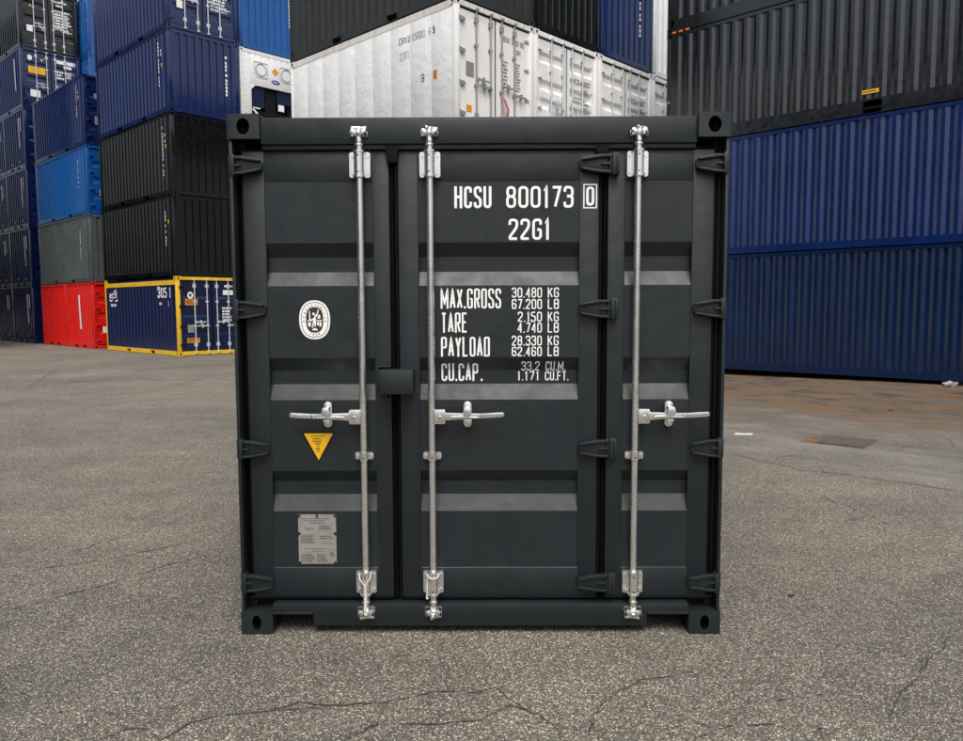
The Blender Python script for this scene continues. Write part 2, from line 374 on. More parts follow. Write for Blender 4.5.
def sheet(x0, x1, z0, z1, bands, yf, depth, inner=.035):
    """sheet with horizontal trapezoid recesses. bands: (top, t2, b2, bottom)"""
    prof = [(z0, 0)]
    for t, t2, b2, b_ in sorted(bands): prof += [(b_, 0), (b2, depth), (t2, depth), (t, 0)]
    prof.append((z1, 0)); prof.sort(key=lambda q: q[0])
    mb = MB()
    for z, d in prof: mb.v += [(x0, yf+d, z), (x1, yf+d, z)]
    for k in range(len(prof)-1): mb.f.append((2*k, 2*k+1, 2*k+3, 2*k+2)); mb.mi.append(0)
    for xx in (x0, x1):       # end plates closing the recess against the frame
        i = len(mb.v)
        for t, t2, b2, b_ in bands:
            p = [(xx, yf, b_), (xx, yf+depth, b2), (xx, yf+depth, t2), (xx, yf, t)]
            mb.quad(*(p if xx == x1 else p[::-1]))
    return mb
def rod_mesh(H):
    mb = MB(); mb.cyl((0, 0, .10), (0, 0, H-.10), .019, n=8)
    for z in (.07, H-.12): mb.prism([(-.045, z), (.045, z+.01), (.05, z+.045), (-.03, z+.05)], -.03, .03)
    for z in (.30, H-.36): mb.box(-.05, .05, -.012, .034, z, z+.11)
    for z in (.95, 1.75): mb.box(-.05, .05, -.006, .034, z, z+.05)
    return mb.mesh('locking_rod')
def bghandle_mesh(sgn):
    mb = MB(); mb.box(min(0, sgn*.36), max(0, sgn*.36), -.035, -.018, -.018, .018)
    mb.box(sgn*.19-.02, sgn*.19+.02, -.045, .02, -.06, .06)
    mb.box(min(sgn*.015, sgn*.06), max(sgn*.015, sgn*.06), -.03, .02, -.035, .035)
    return mb.mesh('handle')
def bghinge_mesh():
    mb = MB(); mb.prism([(0, -.05), (.15, -.03), (.15, .03), (0, .05)], -.02, .03); mb.cyl((-.02, 0, -.06), (-.02, 0, .06), .022, n=8)
    return mb.mesh('hinge')

def container(label, pos, rz, L=6.058, H=CH, body='navy', frame=None, post=None, end='wall', side='corr', rail=.16, toprail=.085,
              doors=None, rodmat='rod_white', pockets='std', group=None, full=True, hingemat=None, castmat=None, bands=None, name='shipping_container', roof=True, skin=None, railtop=.014):
    frame = frame or body; post = post or frame; doors = doors or body; castmat = castmat or frame; hingemat = hingemat or post; skin = skin or body
    R = thing(name, label, 'container', pos, rz, group)
    cm = cached('cast', casting_mesh)
    for x in (0, CW-.162):
        for y in (0, L-.178):
            for z in (0, H-.118): put('corner_casting', cm, [castmat, 'machine_and_hole_black'], R, (x, y, z))  # second slot paints the holes dark in place of shade
    def pm():
        mb = MB(); mb.box(.004, .13, .004, .09, .118, H-.118); return mb.mesh('corner_post', .006)
    pmesh = cached(('post', H), pm)
    for x, y, a in ((0, 0, 0), (CW, L, math.pi)): put('corner_post', pmesh, post, R, (x, y, 0), (0, 0, a))
    def pm2():
        mb = MB(); mb.box(.004, .09, .004, .13, .118, H-.118); return mb.mesh('corner_post', .006)
    pmesh2 = cached(('post2', H), pm2)
    for x, y, a in ((CW, 0, math.pi/2), (0, L, -math.pi/2)): put('corner_post', pmesh2, post, R, (x, y, 0), (0, 0, a))
    if pockets == 'std': pk = (L/2-1.025, L/2+1.025)
    elif pockets == 'duo': pk = (L*.25-.45, L*.25+.45, L*.75-.45, L*.75+.45)
    else: pk = tuple(pockets) if pockets else ()
    rm = cached(('rail', L, rail, pk), lambda: rail_mesh(L, rail, pk))
    put('bottom_rail', rm, frame, R); put('bottom_rail', rm, frame, R, (CW, L, 0), (0, 0, math.pi))
    def tr():
        mb = MB(); mb.box(.008, .07, .125, L-.125, H-toprail, H-railtop); return mb.mesh('top_rail', smooth=False)
    tm = cached(('top', L, H, toprail, railtop), tr)
    put('top_rail', tm, frame, R); put('top_rail', tm, frame, R, (CW, L, 0), (0, 0, math.pi))
    def hd():
        mb = MB(); mb.box(.16, CW-.16, .010, .09, H-.115, H-.014); return mb.mesh('end_header', smooth=False)
    def sd_():
        mb = MB(); mb.box(.16, CW-.16, .010, .09, .02, .15); return mb.mesh('end_sill', smooth=False)
    hm = cached(('hd', H), hd); sm = cached('sill', sd_)
    put('end_header', hm, frame, R); put('end_sill', sm, frame, R)
    put('end_header', hm, frame, R, (CW, L, 0), (0, 0, math.pi)); put('end_sill', sm, frame, R, (CW, L, 0), (0, 0, math.pi))
    # sides
    if side == 'corr':
        put('side_wall', cached(('sw', L, H, rail, toprail), lambda: side_wall_mesh(.09, L-.09, H, rail-.003, toprail-.003)), body, R)
    elif side == 'duo':
        a = cached(('swd1', L, H), lambda: side_wall_mesh(.09, L/2-.07, H, rail-.003, toprail-.003)); b = cached(('swd2', L, H), lambda: side_wall_mesh(L/2+.07, L-.09, H, rail-.003, toprail-.003))
        put('side_wall', a, body, R); put('side_wall', b, body, R)
        def mp():
            mb = MB(); mb.box(.003, .08, 0, .068, .013, H-.012); return mb.mesh('coupling_post', .004)
        m = cached(('mp', H), mp); put('coupling_post', m, frame, R, (0, L/2-.076, 0)); put('coupling_post', m, frame, R, (0, L/2+.008, 0))
    elif side == 'reefer':
        ny = 9; wd = (L-.2)/ny
        def pn():
            mb = MB(); mb.box(.014, .05, .0018, wd-.0018, rail-.003, H-toprail+.003); return mb.mesh('side_panel', .0012)
        m = cached(('rp', L, H), pn)
        for k in range(ny): put('side_panel', m, skin, R, (random.uniform(-.0015, .0015), .1+k*wd, 0))
    if side: put('side_wall', cached(('swr', L, H, rail, toprail), lambda: side_wall_mesh(.09, L-.09, H, rail-.003, toprail-.003, True)), body, R)
    def rf():
        return corr_mesh(L-.16, .06, CW-.06, .209, .07, .03, .02, lambda u, d, z: (z, L-.08-u, H-.02-d), flip=True)
    if roof: put('roof', cached(('roof', L, H), rf), body, R)
    def fl():
        mb = MB(); mb.box(.06, CW-.06, .08, L-.08, .12, .158); return mb.mesh('floor', smooth=False)
    put('floor', cached(('fl', L), fl), 'machine_and_hole_black', R)
    put('end_wall', cached(('ewb', L, H), lambda: end_wall_mesh(H, L)), body, R)
    # near end
    if end == 'wall':
        put('end_wall', cached(('ew', H), lambda: end_wall_mesh(H)), body, R)
    elif end in ('doors', 'reefer_doors'):
        yf = .045; zb, zt = .18, H-.165
        bds = bands or [(2.02, 1.95, 1.83, 1.76), (1.42, 1.35, 1.23, 1.16), (.82, .75, .63, .56)]
        for s, (x0, x1) in enumerate(((.135, CW/2-.024), (CW/2+.024, CW-.135))):
            def lm():
                return leaf_mesh(x0, x1, zb, zt, (.09, .09, .1, .1), yf).mesh('door', smooth=False)
            def shm():
                return sheet(x0+.088, x1-.088, zb+.098, zt-.098, bds if end == 'doors' else [], yf+.003, .036).mesh('panel', smooth=False)
            D = put('door', cached(('leaf', s, H), lm), doors, R)
            put('door_panel', cached(('sheet', s, H, end, tuple(map(tuple, bds))), shm), doors, D)
            for xr in ((x0+.48, x1-.15) if s == 0 else (x0+.15, x1-.50)):
                put('locking_rod', cached(('rod', H), lambda: rod_mesh(H)), rodmat, D, (xr, .012, 0))
            sg = -1 if s == 0 else 1
            if full:
                for xr, zz, g2 in (((x1-.15, .98, -1), (x0+.48, 1.10, 1)) if s == 0 else ((x0+.15, 1.10, 1), (x1-.50, .98, 1))):
                    put('door_handle', cached(('hnd', g2), lambda: bghandle_mesh(g2)), rodmat, D, (xr, .012, zz))
                for zz in (.35, .95, 1.6, 2.22):
                    if s == 0: put('hinge', cached('hinge', bghinge_mesh), hingemat, D, (x0-.005, .02, zz))
                    else: put('hinge', cached('hinge', bghinge_mesh), hingemat, D, (x1+.005, .07, zz), (0, 0, math.pi))
        def gk():
            mb = MB(); x = .122
            for a, b in ((.085, .139), (CW/2-.026, CW/2+.026), (CW-.139, CW-.085)): mb.box(a, b, .062, .088, .15, H-.115)
            mb.box(.1, CW-.1, .0625, .0875, .148, .185); mb.box(.1, CW-.1, .0625, .0875, H-.17, H-.113)
            return mb.mesh('door_gasket', smooth=False)
        put('door_gasket', cached(('gk', H), gk), 'gasket', R)
    return R

# ------------------------------------------------------------------ ground
def ss(a, b, x):
    t = max(0, min(1, (x-a)/(b-a))); return t*t*(3-2*t)
def gz(x, y): return .095*ss(7.5, 20, y) + .115*ss(4.5, 9.5, x)*ss(6, 14, y) - .03*ss(14, 30, x)
TH = .801
Lv = Vector((-math.sin(TH), math.cos(TH))); Ev = Vector((math.cos(TH), math.sin(TH)))
R_FAR = Vector((8.813, 14.309)) + Lv*6.17
def asphalt():
    m, n, l, b = newmat('asphalt')
    tc = n.new('ShaderNodeTexCoord'); P = tc.outputs['Object']
    def noise(scale, det=5, vec=P, rough=.55, dist=0):
        t = n.new('ShaderNodeTexNoise'); t.inputs['Scale'].default_value = scale; t.inputs['Detail'].default_value = det
        t.inputs['Roughness'].default_value = rough; t.inputs['Distortion'].default_value = dist; l.new(vec, t.inputs['Vector']); return t
    def mixc(fac, a, c, mode='MIX'):
        x = n.new('ShaderNodeMixRGB'); x.blend_type = mode
        for i, q in ((0, fac), (1, a), (2, c)):
            if isinstance(q, (int, float)): x.inputs[i].default_value = q
            elif isinstance(q, tuple): x.inputs[i].default_value = q if len(q) == 4 else (*q, 1)
            else: l.new(q, x.inputs[i])
        return x.outputs[0]
    def math_(op, a, c=None, d=None):
        x = n.new('ShaderNodeMath'); x.operation = op
        for i, q in enumerate((a, c, d)):
            if q is None: continue
            if isinstance(q, (int, float)): x.inputs[i].default_value = q
            else: l.new(q, x.inputs[i])
        return x.outputs[0]
    def sstep(a, bb, v):
        x = n.new('ShaderNodeMapRange'); x.interpolation_type = 'SMOOTHSTEP'
        x.inputs['From Min'].default_value = a; x.inputs['From Max'].default_value = bb; l.new(v, x.inputs['Value']); return x.outputs[0]
    v1 = n.new('ShaderNodeTexVoronoi'); v1.inputs['Scale'].default_value = 165; l.new(P, v1.inputs['Vector'])
    sp = n.new('ShaderNodeSeparateColor'); l.new(v1.outputs['Color'], sp.inputs[0])
    stone = ramp(n, [(0, (.052, .048, .041)), (.30, (.115, .107, .093)), (.62, (.190, .177, .153)), (.84, (.27, .252, .218)), (.92, (.48, .45, .385)), (1, (.80, .76, .67))])
    l.new(sp.outputs[0], stone.inputs[0])
    tint = ramp(n, [(0, (1.06, .98, .90)), (.5, (1, 1, 1)), (1, (.95, .99, 1.05))]); l.new(sp.outputs[1], tint.inputs[0])
    c = mixc(1, mixc(1, stone.outputs[0], tint.outputs[0], 'MULTIPLY'), (.94, .93, .885), 'MULTIPLY')
    v2 = n.new('ShaderNodeTexVoronoi'); v2.inputs['Scale'].default_value = 80; l.new(P, v2.inputs['Vector'])
    sp2 = n.new('ShaderNodeSeparateColor'); l.new(v2.outputs['Color'], sp2.inputs[0])
    big = ramp(n, [(.90, (0, 0, 0)), (.92, (1, 1, 1))]); l.new(sp2.outputs[0], big.inputs[0])
    core = sstep(.45, .3, v2.outputs['Distance'])
    c = mixc(math_('MULTIPLY', big.outputs[0], math_('MULTIPLY', core, .8)), c, (.36, .335, .275))
    # binder between stones
    c = mixc(math_('MULTIPLY', sstep(.35, .75, v1.outputs['Distance']), .5), c, (.045, .041, .036))
    # tone: broad lighter and darker lanes
    t1 = ramp(n, [(.3, (.76, .76, .775)), (.7, (1.16, 1.15, 1.12))]); l.new(noise(.45, 6).outputs[0], t1.inputs[0]); c = mixc(1, c, t1.outputs[0], 'MULTIPLY')
    t2 = ramp(n, [(.32, (.88, .88, .88)), (.68, (1.10, 1.10, 1.10))]); l.new(noise(2.6, 6).outputs[0], t2.inputs[0]); c = mixc(1, c, t2.outputs[0], 'MULTIPLY')
    mp = n.new('ShaderNodeMapping'); mp.inputs['Rotation'].default_value = (0, 0, -.35); mp.inputs['Scale'].default_value = (.25, 1.5, 1); l.new(P, mp.inputs[0])
    t3 = ramp(n, [(.35, (.90, .90, .90)), (.65, (1.08, 1.08, 1.07))]); l.new(noise(1, 5, mp.outputs[0]).outputs[0], t3.inputs[0]); c = mixc(1, c, t3.outputs[0], 'MULTIPLY')
    # worn smoother area in front of the right-hand stack: silt and rust wash
    sx = n.new('ShaderNodeSeparateXYZ'); l.new(P, sx.inputs[0])
    ecoord = math_('ADD', math_('MULTIPLY', sx.outputs[0], Ev.x), math_('MULTIPLY', sx.outputs[1], Ev.y))
    dist = math_('SUBTRACT', R_FAR.dot(Ev), ecoord)                # metres in front of the stack
    lcoord = math_('ADD', math_('MULTIPLY', sx.outputs[0], Lv.x), math_('MULTIPLY', sx.outputs[1], Lv.y))
    cl = n.new('ShaderNodeCombineXYZ'); l.new(math_('MULTIPLY', ecoord, 1.3), cl.inputs[0]); l.new(math_('MULTIPLY', lcoord, .62), cl.inputs[1])
    wob = noise(.9, 6, P, .6); dd = math_('ADD', dist, math_('MULTIPLY', math_('SUBTRACT', wob.outputs[0], .5), 3.2))
    rightside = sstep(1.0, 3.0, sx.outputs[0])
    silt = math_('MULTIPLY', sstep(9.3, 7.4, dd), rightside)
    siltc = ramp(n, [(.3, (.075, .070, .065)), (.5, (.150, .142, .128)), (.7, (.27, .255, .225))]); l.new(noise(1.2, 8, cl.outputs[0], .65).outputs[0], siltc.inputs[0])
    c = mixc(math_('MULTIPLY', silt, .62), c, siltc.outputs[0])
    c = mixc(math_('MULTIPLY', math_('MULTIPLY', sstep(7.2, 3.0, dd), rightside), .8), c, (.098, .076, .055))
    rust = math_('MULTIPLY', math_('MULTIPLY', sstep(7.0, 3.6, dd), rightside), sstep(.42, .62, noise(1.1, 8, cl.outputs[0], .7, .6).outputs[0]))
    c = mixc(math_('MULTIPLY', rust, .85), c, (.145, .085, .038))
    dk = math_('MULTIPLY', math_('MULTIPLY', sstep(6.0, 2.0, dd), rightside), sstep(.48, .66, noise(1.9, 8, cl.outputs[0], .7, .4).outputs[0]))
    c = mixc(math_('MULTIPLY', dk, .88), c, (.026, .022, .018))
    # old oil drips
    oil = math_('MULTIPLY', sstep(.66, .74, noise(1.15, 3, mp.outputs[0], .6, .8).outputs[0]), sstep(3.6, 5.5, sx.outputs[1]))
    c = mixc(math_('MULTIPLY', oil, .45), c, (.045, .042, .038))
    spot = sstep(.70, .76, noise(3.4, 2, mp.outputs[0], .5).outputs[0])
    c = mixc(math_('MULTIPLY', spot, .35), c, (.04, .037, .033))
    # fine cracks
    wv = n.new('ShaderNodeVectorMath'); wv.operation = 'MULTIPLY_ADD'; wn = noise(1.7, 5); l.new(wn.outputs['Color'], wv.inputs[0]); wv.inputs[1].default_value = (.55, .55, .55); l.new(P, wv.inputs[2])
    vc = n.new('ShaderNodeTexVoronoi'); vc.feature = 'DISTANCE_TO_EDGE'; vc.inputs['Scale'].default_value = .62; l.new(wv.outputs[0], vc.inputs['Vector'])
    cr = math_('MULTIPLY', sstep(.008, .002, vc.outputs['Distance']), sstep(.5, .62, noise(.5, 3).outputs[0]))
    c = mixc(math_('MULTIPLY', cr, .6), c, (.03, .027, .025))
    l.new(c, b.inputs['Base Color'])
    b.inputs['Roughness'].default_value = .82; b.inputs['Specular IOR Level'].default_value = .35
    bp = n.new('ShaderNodeBump'); bp.inputs['Distance'].default_value = .004; bp.inputs['Strength'].default_value = .8
    l.new(math_('SUBTRACT', 1, v1.outputs['Distance']), bp.inputs['Height']); l.new(bp.outputs[0], b.inputs['Normal'])
    return m
M['asphalt'] = asphalt()
def axis_(lo, hi, dens):
    a = [lo, lo*.6, lo*.4, lo*.25]; k = -30
    a = [-400, -200, -100, -60, -40, -30]
    x = -25.0
    while x <= 45: a.append(x); x += dens
    return a + [55, 70, 100, 200, 400]
gx = axis_(0, 0, 1.0); mb = MB()
for y in gx:
    for x in gx: mb.v.append((x, y, gz(x, y)))
N_ = len(gx)
for j in range(N_-1):
    for i in range(N_-1): mb.f.append((j*N_+i, j*N_+i+1, (j+1)*N_+i+1, (j+1)*N_+i)); mb.mi.append(0)
ground = put('ground', mb.mesh('ground'), 'asphalt'); ground['kind'] = 'structure'

# long cracks in the asphalt (each a narrow ragged dark strip)
M['crack'] = plain('crack_dark', (.045, .041, .036, 1), .9, nscale=60, var=.5)
def crack(pts, wd):
    rnd = random.Random(len(pts)*31+int(wd*1e4)); P = []
    for a, b_ in zip(pts, pts[1:]):
        a = Vector(a); b_ = Vector(b_); k = max(2, int((b_-a).length/.035))
        for j in range(k): P.append(a.lerp(b_, j/k))
    P.append(Vector(pts[-1])); mb = MB(); n = len(P); off = 0; lv = []
    for i, p in enumerate(P):
        d = (P[min(i+1, n-1)]-P[max(i-1, 0)]).normalized(); nn = Vector((-d.y, d.x))
        off = off*.82+rnd.uniform(-.011, .011); ww = wd*rnd.choice((.25, .5, .9, 1.3, 1.9, 2.2))*min(1, (i+1)/6, (n-i)/6)
        q = p+nn*off; lv.append((q+nn*ww/2, q-nn*ww/2))
    for (a, b_), (c, d) in zip(lv, lv[1:]):
        mb.quad(*((q.x, q.y, gz(q.x, q.y)+.003) for q in (b_, d, c, a)))
    put('crack', mb.mesh('crack', smooth=False), 'crack', ground)
def gp(u, v, z=0):      # a point of the yard as surveyed in the photograph
    a = (u-481.5)/768.3; b_ = -(v-370.5)/768.3
    d = right*a + up*b_ + Fw; t = (z-CAM_Z)/d.z
    return (d.x*t, d.y*t)
for pts, wd in (([(95, 741), (125, 728), (150, 729), (162, 738), (190, 722), (222, 716), (262, 712), (330, 708)], .006),
                ([(255, 716), (300, 704), (345, 708), (385, 703), (420, 694), (436, 691), (480, 693), (495, 689), (505, 699), (528, 716)], .007),
                ([(340, 741), (370, 726), (400, 722), (445, 724), (480, 720), (510, 706), (540, 716), (565, 738)], .006),
                ([(585, 741), (590, 715), (605, 700), (640, 680), (690, 672)], .005), ([(600, 741), (592, 716)], .006),
                ([(0, 612), (45, 600), (95, 588), (150, 570), (200, 556)], .006), ([(0, 578), (60, 566), (125, 556), (190, 542)], .005),
                ([(963, 628), (930, 660), (905, 690), (880, 725)], .0055), ([(690, 741), (735, 725), (790, 728), (850, 741)], .004),
                ([(722, 452), (800, 470), (870, 478), (963, 492)], .011), ([(20, 395), (60, 372), (130, 380), (210, 392)], .014)):
    crack([gp(*p) for p in pts], wd)

# ------------------------------------------------------------------ the front container
FX, FY, FYAW = -.0104, 3.7857, -.0063
c_, s_ = math.cos(FYAW), math.sin(FYAW)
FR = thing('shipping_container', 'anthracite shipping container standing alone in front with silver locking rods and white lettering', 'container',
           (FX-CW/2*c_, FY-CW/2*s_, .002), FYAW)
FL = 6.058; HX = CW/2
cm = cached('cast', casting_mesh)
bcm = MB(); 
def front_casting(hx):
    me = casting_mesh(hx, .039); bm = bmesh.new(); bm.from_mesh(me)
    bmesh.ops.remove_doubles(bm, verts=bm.verts, dist=1e-5)
    ed = [e for e in bm.edges if len(e.link_faces) == 2 and e.calc_face_angle(0) > .9 and not any(f.material_index == 1 for f in e.link_faces)]
    bmesh.ops.bevel(bm, geom=ed, offset=.007, segments=3, affect='EDGES', profile=.5)
    bm.to_mesh(me); bm.free(); me.polygons.foreach_set('use_smooth', [True]*len(me.polygons)); me.set_sharp_from_angle(angle=math.radians(40)); return me
fcm = front_casting(.032); fcl = front_casting(.0235)
for x in (0, CW-.162):
    for y in (0, FL-.178):
        for z in (0, CH-.118): put('corner_casting', fcm if z else fcl, ['anth', 'machine_and_hole_black'], FR, (x, y, z))  # black second slot is painted shade inside the holes
# posts: an outer flange in front and the recessed inner web
def fpost():
    mb = MB(); mb.box(.004, .021, .012, .10, .119, CH-.119); mb.box(.020, .06, .090, .10, .119, CH-.119); return mb.mesh('corner_post', .004)
pm_ = fpost(); put('corner_post', pm_, 'anth', FR)
def fpost2():
    mb = MB(); mb.box(-.021, -.004, .012, .10, .119, CH-.119); mb.box(-.06, -.020, .090, .10, .119, CH-.119); return mb.mesh('corner_post', .004)
put('corner_post', fpost2(), 'anth', FR, (CW, 0, 0))
for x, a in ((CW, math.pi), (0, -math.pi/2)):
    mb = MB(); mb.box(.004, .10, .004, .10, .119, CH-.119); put('corner_post', mb.mesh('corner_post', .004), 'anth', FR, (x, FL, 0), (0, 0, a))
rm = cached(('rail', FL, .16, (FL/2-1.025, FL/2+1.025)), lambda: rail_mesh(FL, .16, (FL/2-1.025, FL/2+1.025)))
put('bottom_rail', rm, 'anth', FR); put('bottom_rail', rm, 'anth', FR, (CW, FL, 0), (0, 0, math.pi))
for a, q in ((0, (0, 0, 0)), (math.pi, (CW, FL, 0))):
    mb = MB(); mb.box(.008, .07, .17, FL-.17, CH-.085, CH-.014); put('top_rail', mb.mesh('top_rail', smooth=False), 'anth', FR, q, (0, 0, a))
put('side_wall', side_wall_mesh(.10, FL-.09, CH, .157, .082), 'anth', FR); put('side_wall', side_wall_mesh(.10, FL-.09, CH, .157, .082, True), 'anth', FR)
put('end_wall', end_wall_mesh(CH, FL), 'anth', FR)
put('roof', corr_mesh(FL-.16, .06, CW-.06, .209, .07, .03, .02, lambda u, d, z: (z, FL-.08-u, CH-.02-d), flip=True), 'anth', FR)
mb = MB(); mb.box(.06, CW-.06, .12, FL-.08, .12, .158); put('floor', mb.mesh('floor', smooth=False), 'machine_and_hole_black', FR)
# everything on the door end is placed from the middle of the front edge
def fp(name, mb, mats, parent=None, bevel=0, smooth=True, loc=None):
    if parent is None: return put(name, mb.mesh(name, bevel, smooth), mats, FR, (HX, 0, 0))
    return put(name, mb.mesh(name, bevel, smooth), mats, parent, loc or (0, 0, 0))
mb = MB(); mb.prism([(.016, 2.449), (.10, 2.449), (.10, 2.575), (.016, 2.575)], -1.058, 1.058, axis='x')
mb.box(-1.057, 1.057, .03, .099, 2.425, 2.45)
fp('end_header', mb, 'anth', bevel=.004)
mb = MB(); xs = [-1.058, -1.056, -.853, -.853, .849, .849, 1.056, 1.058]
mb.prism([(-1.058, .104), (-.853, .104), (-.853, .037), (.849, .037), (.849, .104), (1.058, .104), (1.058, .153), (-1.058, .153)], .014, .11)
fp('end_sill', mb, 'anth', bevel=.003)
for x0, x1 in ((-1.058, -.853), (.849, 1.058)):
    mb = MB(); mb.box(x0, x1, .004, .02, .100, .113); fp('sill_lip', mb, 'anth', bevel=.002)
mb = MB(); mb.prism([(-1.05, .10), (-.86, .10), (-.86, .036), (-.845, .036), (-.845, .12), (-1.05, .12)], .111, .45); fp('floor_pocket', mb, 'machine_and_hole_black', smooth=False)
mb = MB(); mb.prism([(.855, .036), (.855, .10), (1.05, .10), (1.05, .12), (.84, .12), (.84, .036)], .111, .45)
fp('floor_pocket', mb, 'machine_and_hole_black', smooth=False)
# gaskets
DZ0, DZ1 = .179, 2.421
DOORS = [(-1.160, -.443), (-.397, .590), (.636, 1.154)]
PAN = [(-1.056, -.521), (-.301, .497), (.717, 1.053)]
YD = .05
for a, b_, kind in ((-1.1975, -1.158, 0), (-.445, -.395, 1), (.588, .638, 1), (1.152, 1.1975, 0)):
    mb = MB(); m_ = (a+b_)/2; h_ = (b_-a)/2
    if kind: mb.prism([(a, .085), (a+.004, .073), (m_-.006, .066), (m_, .078), (m_+.006, .066), (b_-.004, .073), (b_, .085), (b_, .099), (a, .099)], .156, 2.447, axis='z')
    else: mb.prism([(a, .088), (a+.004, .082), (m_-.004, .076), (m_, .084), (m_+.004, .074), (b_-.003, .074), (b_, .082), (b_, .0885), (a, .0885)], .158, 2.447, axis='z')
    fp('door_gasket', mb, 'gasket')
for x0, x1 in ((-1.19, -.446), (-.394, .587), (.639, 1.19)):
    for z0, z1 in ((.154, .182), (2.418, 2.446)):
        mb = MB(); zc = (z0+z1)/2; mb.prism([(.080, z0), (.066, z0+.004), (.061, zc), (.066, z1-.004), (.080, z1), (.098, z1), (.098, z0)][::-1], x0, x1, axis='x')
        fp('door_gasket', mb, 'gasket')
# flattened rubber corners where the vertical seals meet the header
for xc, sg in ((-.42, 1), (.60, -1)):
    mb = MB(); mb.prism([(xc-.05*sg, 2.462), (xc-.035*sg, 2.43), (xc-.028*sg, 2.36), (xc+.02*sg, 2.36), (xc+.03*sg, 2.435), (xc+.13*sg, 2.446), (xc+.09*sg, 2.464), (xc, 2.470)][::(1 if sg > 0 else -1)], .028, .06)
    fp('seal_flap', mb, 'gasket', bevel=.006)
BANDS = [(1.977, 1.908, 1.834, 1.765), (1.406, 1.340, 1.270, 1.194), (.833, .773, .703, .624)]
DEP = .038; YS = YD+.004
def prof(z):
    for t, t2, b2, b_ in BANDS:
        if b_ <= z <= t:
            if z > t2: return DEP*(t-z)/(t-t2)
            if z < b2: return DEP*(z-b_)/(b2-b_)
            return DEP
    return 0
def drape(u, v, l): return (u, YS+prof(v)-.0012-l, v)
DO = []
for (x0, x1), (p0, p1) in zip(DOORS, PAN):
    D = fp('door', leaf_mesh(x0, x1, DZ0, DZ1, (p0-x0, x1-p1, .328-DZ0, DZ1-2.280), YD, .045), 'anth', bevel=.0015); DO.append(D)
    fp('door_panel', sheet(p0+.0015, p1-.0015, .3295, 2.2785, BANDS, YS, DEP), 'anth', D, smooth=False)
    # weld bead around the sheet
    mb = MB()
    for a, b_ in ((p0, p0), (p1, p1)): mb.cyl((a, YD+.003, .33), (b_, YD+.003, 2.279), .0028, n=6)
    for z in (.3285, 2.2795): mb.cyl((p0, YD+.003, z), (p1, YD+.003, z), .0028, n=6)
    fp('weld_bead', mb, 'anth', D)
# ---- locking gear
def bar_rod():
    mb = MB(); mb.cyl((0, 0, .13), (0, 0, 2.47), .0172, n=16); return mb.mesh('locking_rod')
def rod_bracket(z0, z1):
    mb = MB(); h = z1-z0
    for s in (-1, 1):
        pl = [(s*.021, z0), (s*.044, z0), (s*.051, z0+.008), (s*.051, z1-.008), (s*.044, z1), (s*.021, z1)]
        if s < 0: pl = pl[::-1]
        mb.prism(pl, .026, .034)
        for zz in (z0+.02, z1-.02): mb.cyl((s*.037, .020, zz), (s*.037, .027, zz), .008, n=6)
        mb.box(min(s*.016, s*.024), max(s*.016, s*.024), .0, .05, z0+.004, z1-.004)
    mb.cyl((0, .002, z0+.004), (0, .002, z1-.004), .0245, n=18)
    mb.cyl((0, .002, z0-.002), (0, .002, z0+.006), .029, n=18); mb.cyl((0, .002, z1-.006), (0, .002, z1+.004), .029, n=18)
    mb.box(-.05, .05, .0335, .0495, z0+.004, z1-.004)
    for zz in (z0+h*.18, z1-h*.18): mb.cyl((-.002, -.0235, zz), (-.002, -.020, zz), .004, n=8, mi=1)
    return mb.mesh('rod_bracket')
def rod_guide(z):
    mb = MB(); mb.cyl((0, 0, z-.022), (0, 0, z+.022), .0225, n=16)
    for s in (-1, 1):
        pl = [(s*.018, z-.018), (s*.040, z-.018), (s*.046, z-.010), (s*.046, z+.012), (s*.038, z+.020), (s*.018, z+.016)]
        mb.prism(pl if s > 0 else pl[::-1], .014, .024); mb.cyl((s*.034, .007, z), (s*.034, .016, z), .008, n=6)
        mb.box(min(s*.012, s*.03), max(s*.012, s*.03), .02, .0495, z-.016, z+.014)
    mb.cyl((0, -.0228, z-.006), (0, -.0200, z-.006), .0045, n=8, mi=1)
    return mb.mesh('rod_guide')
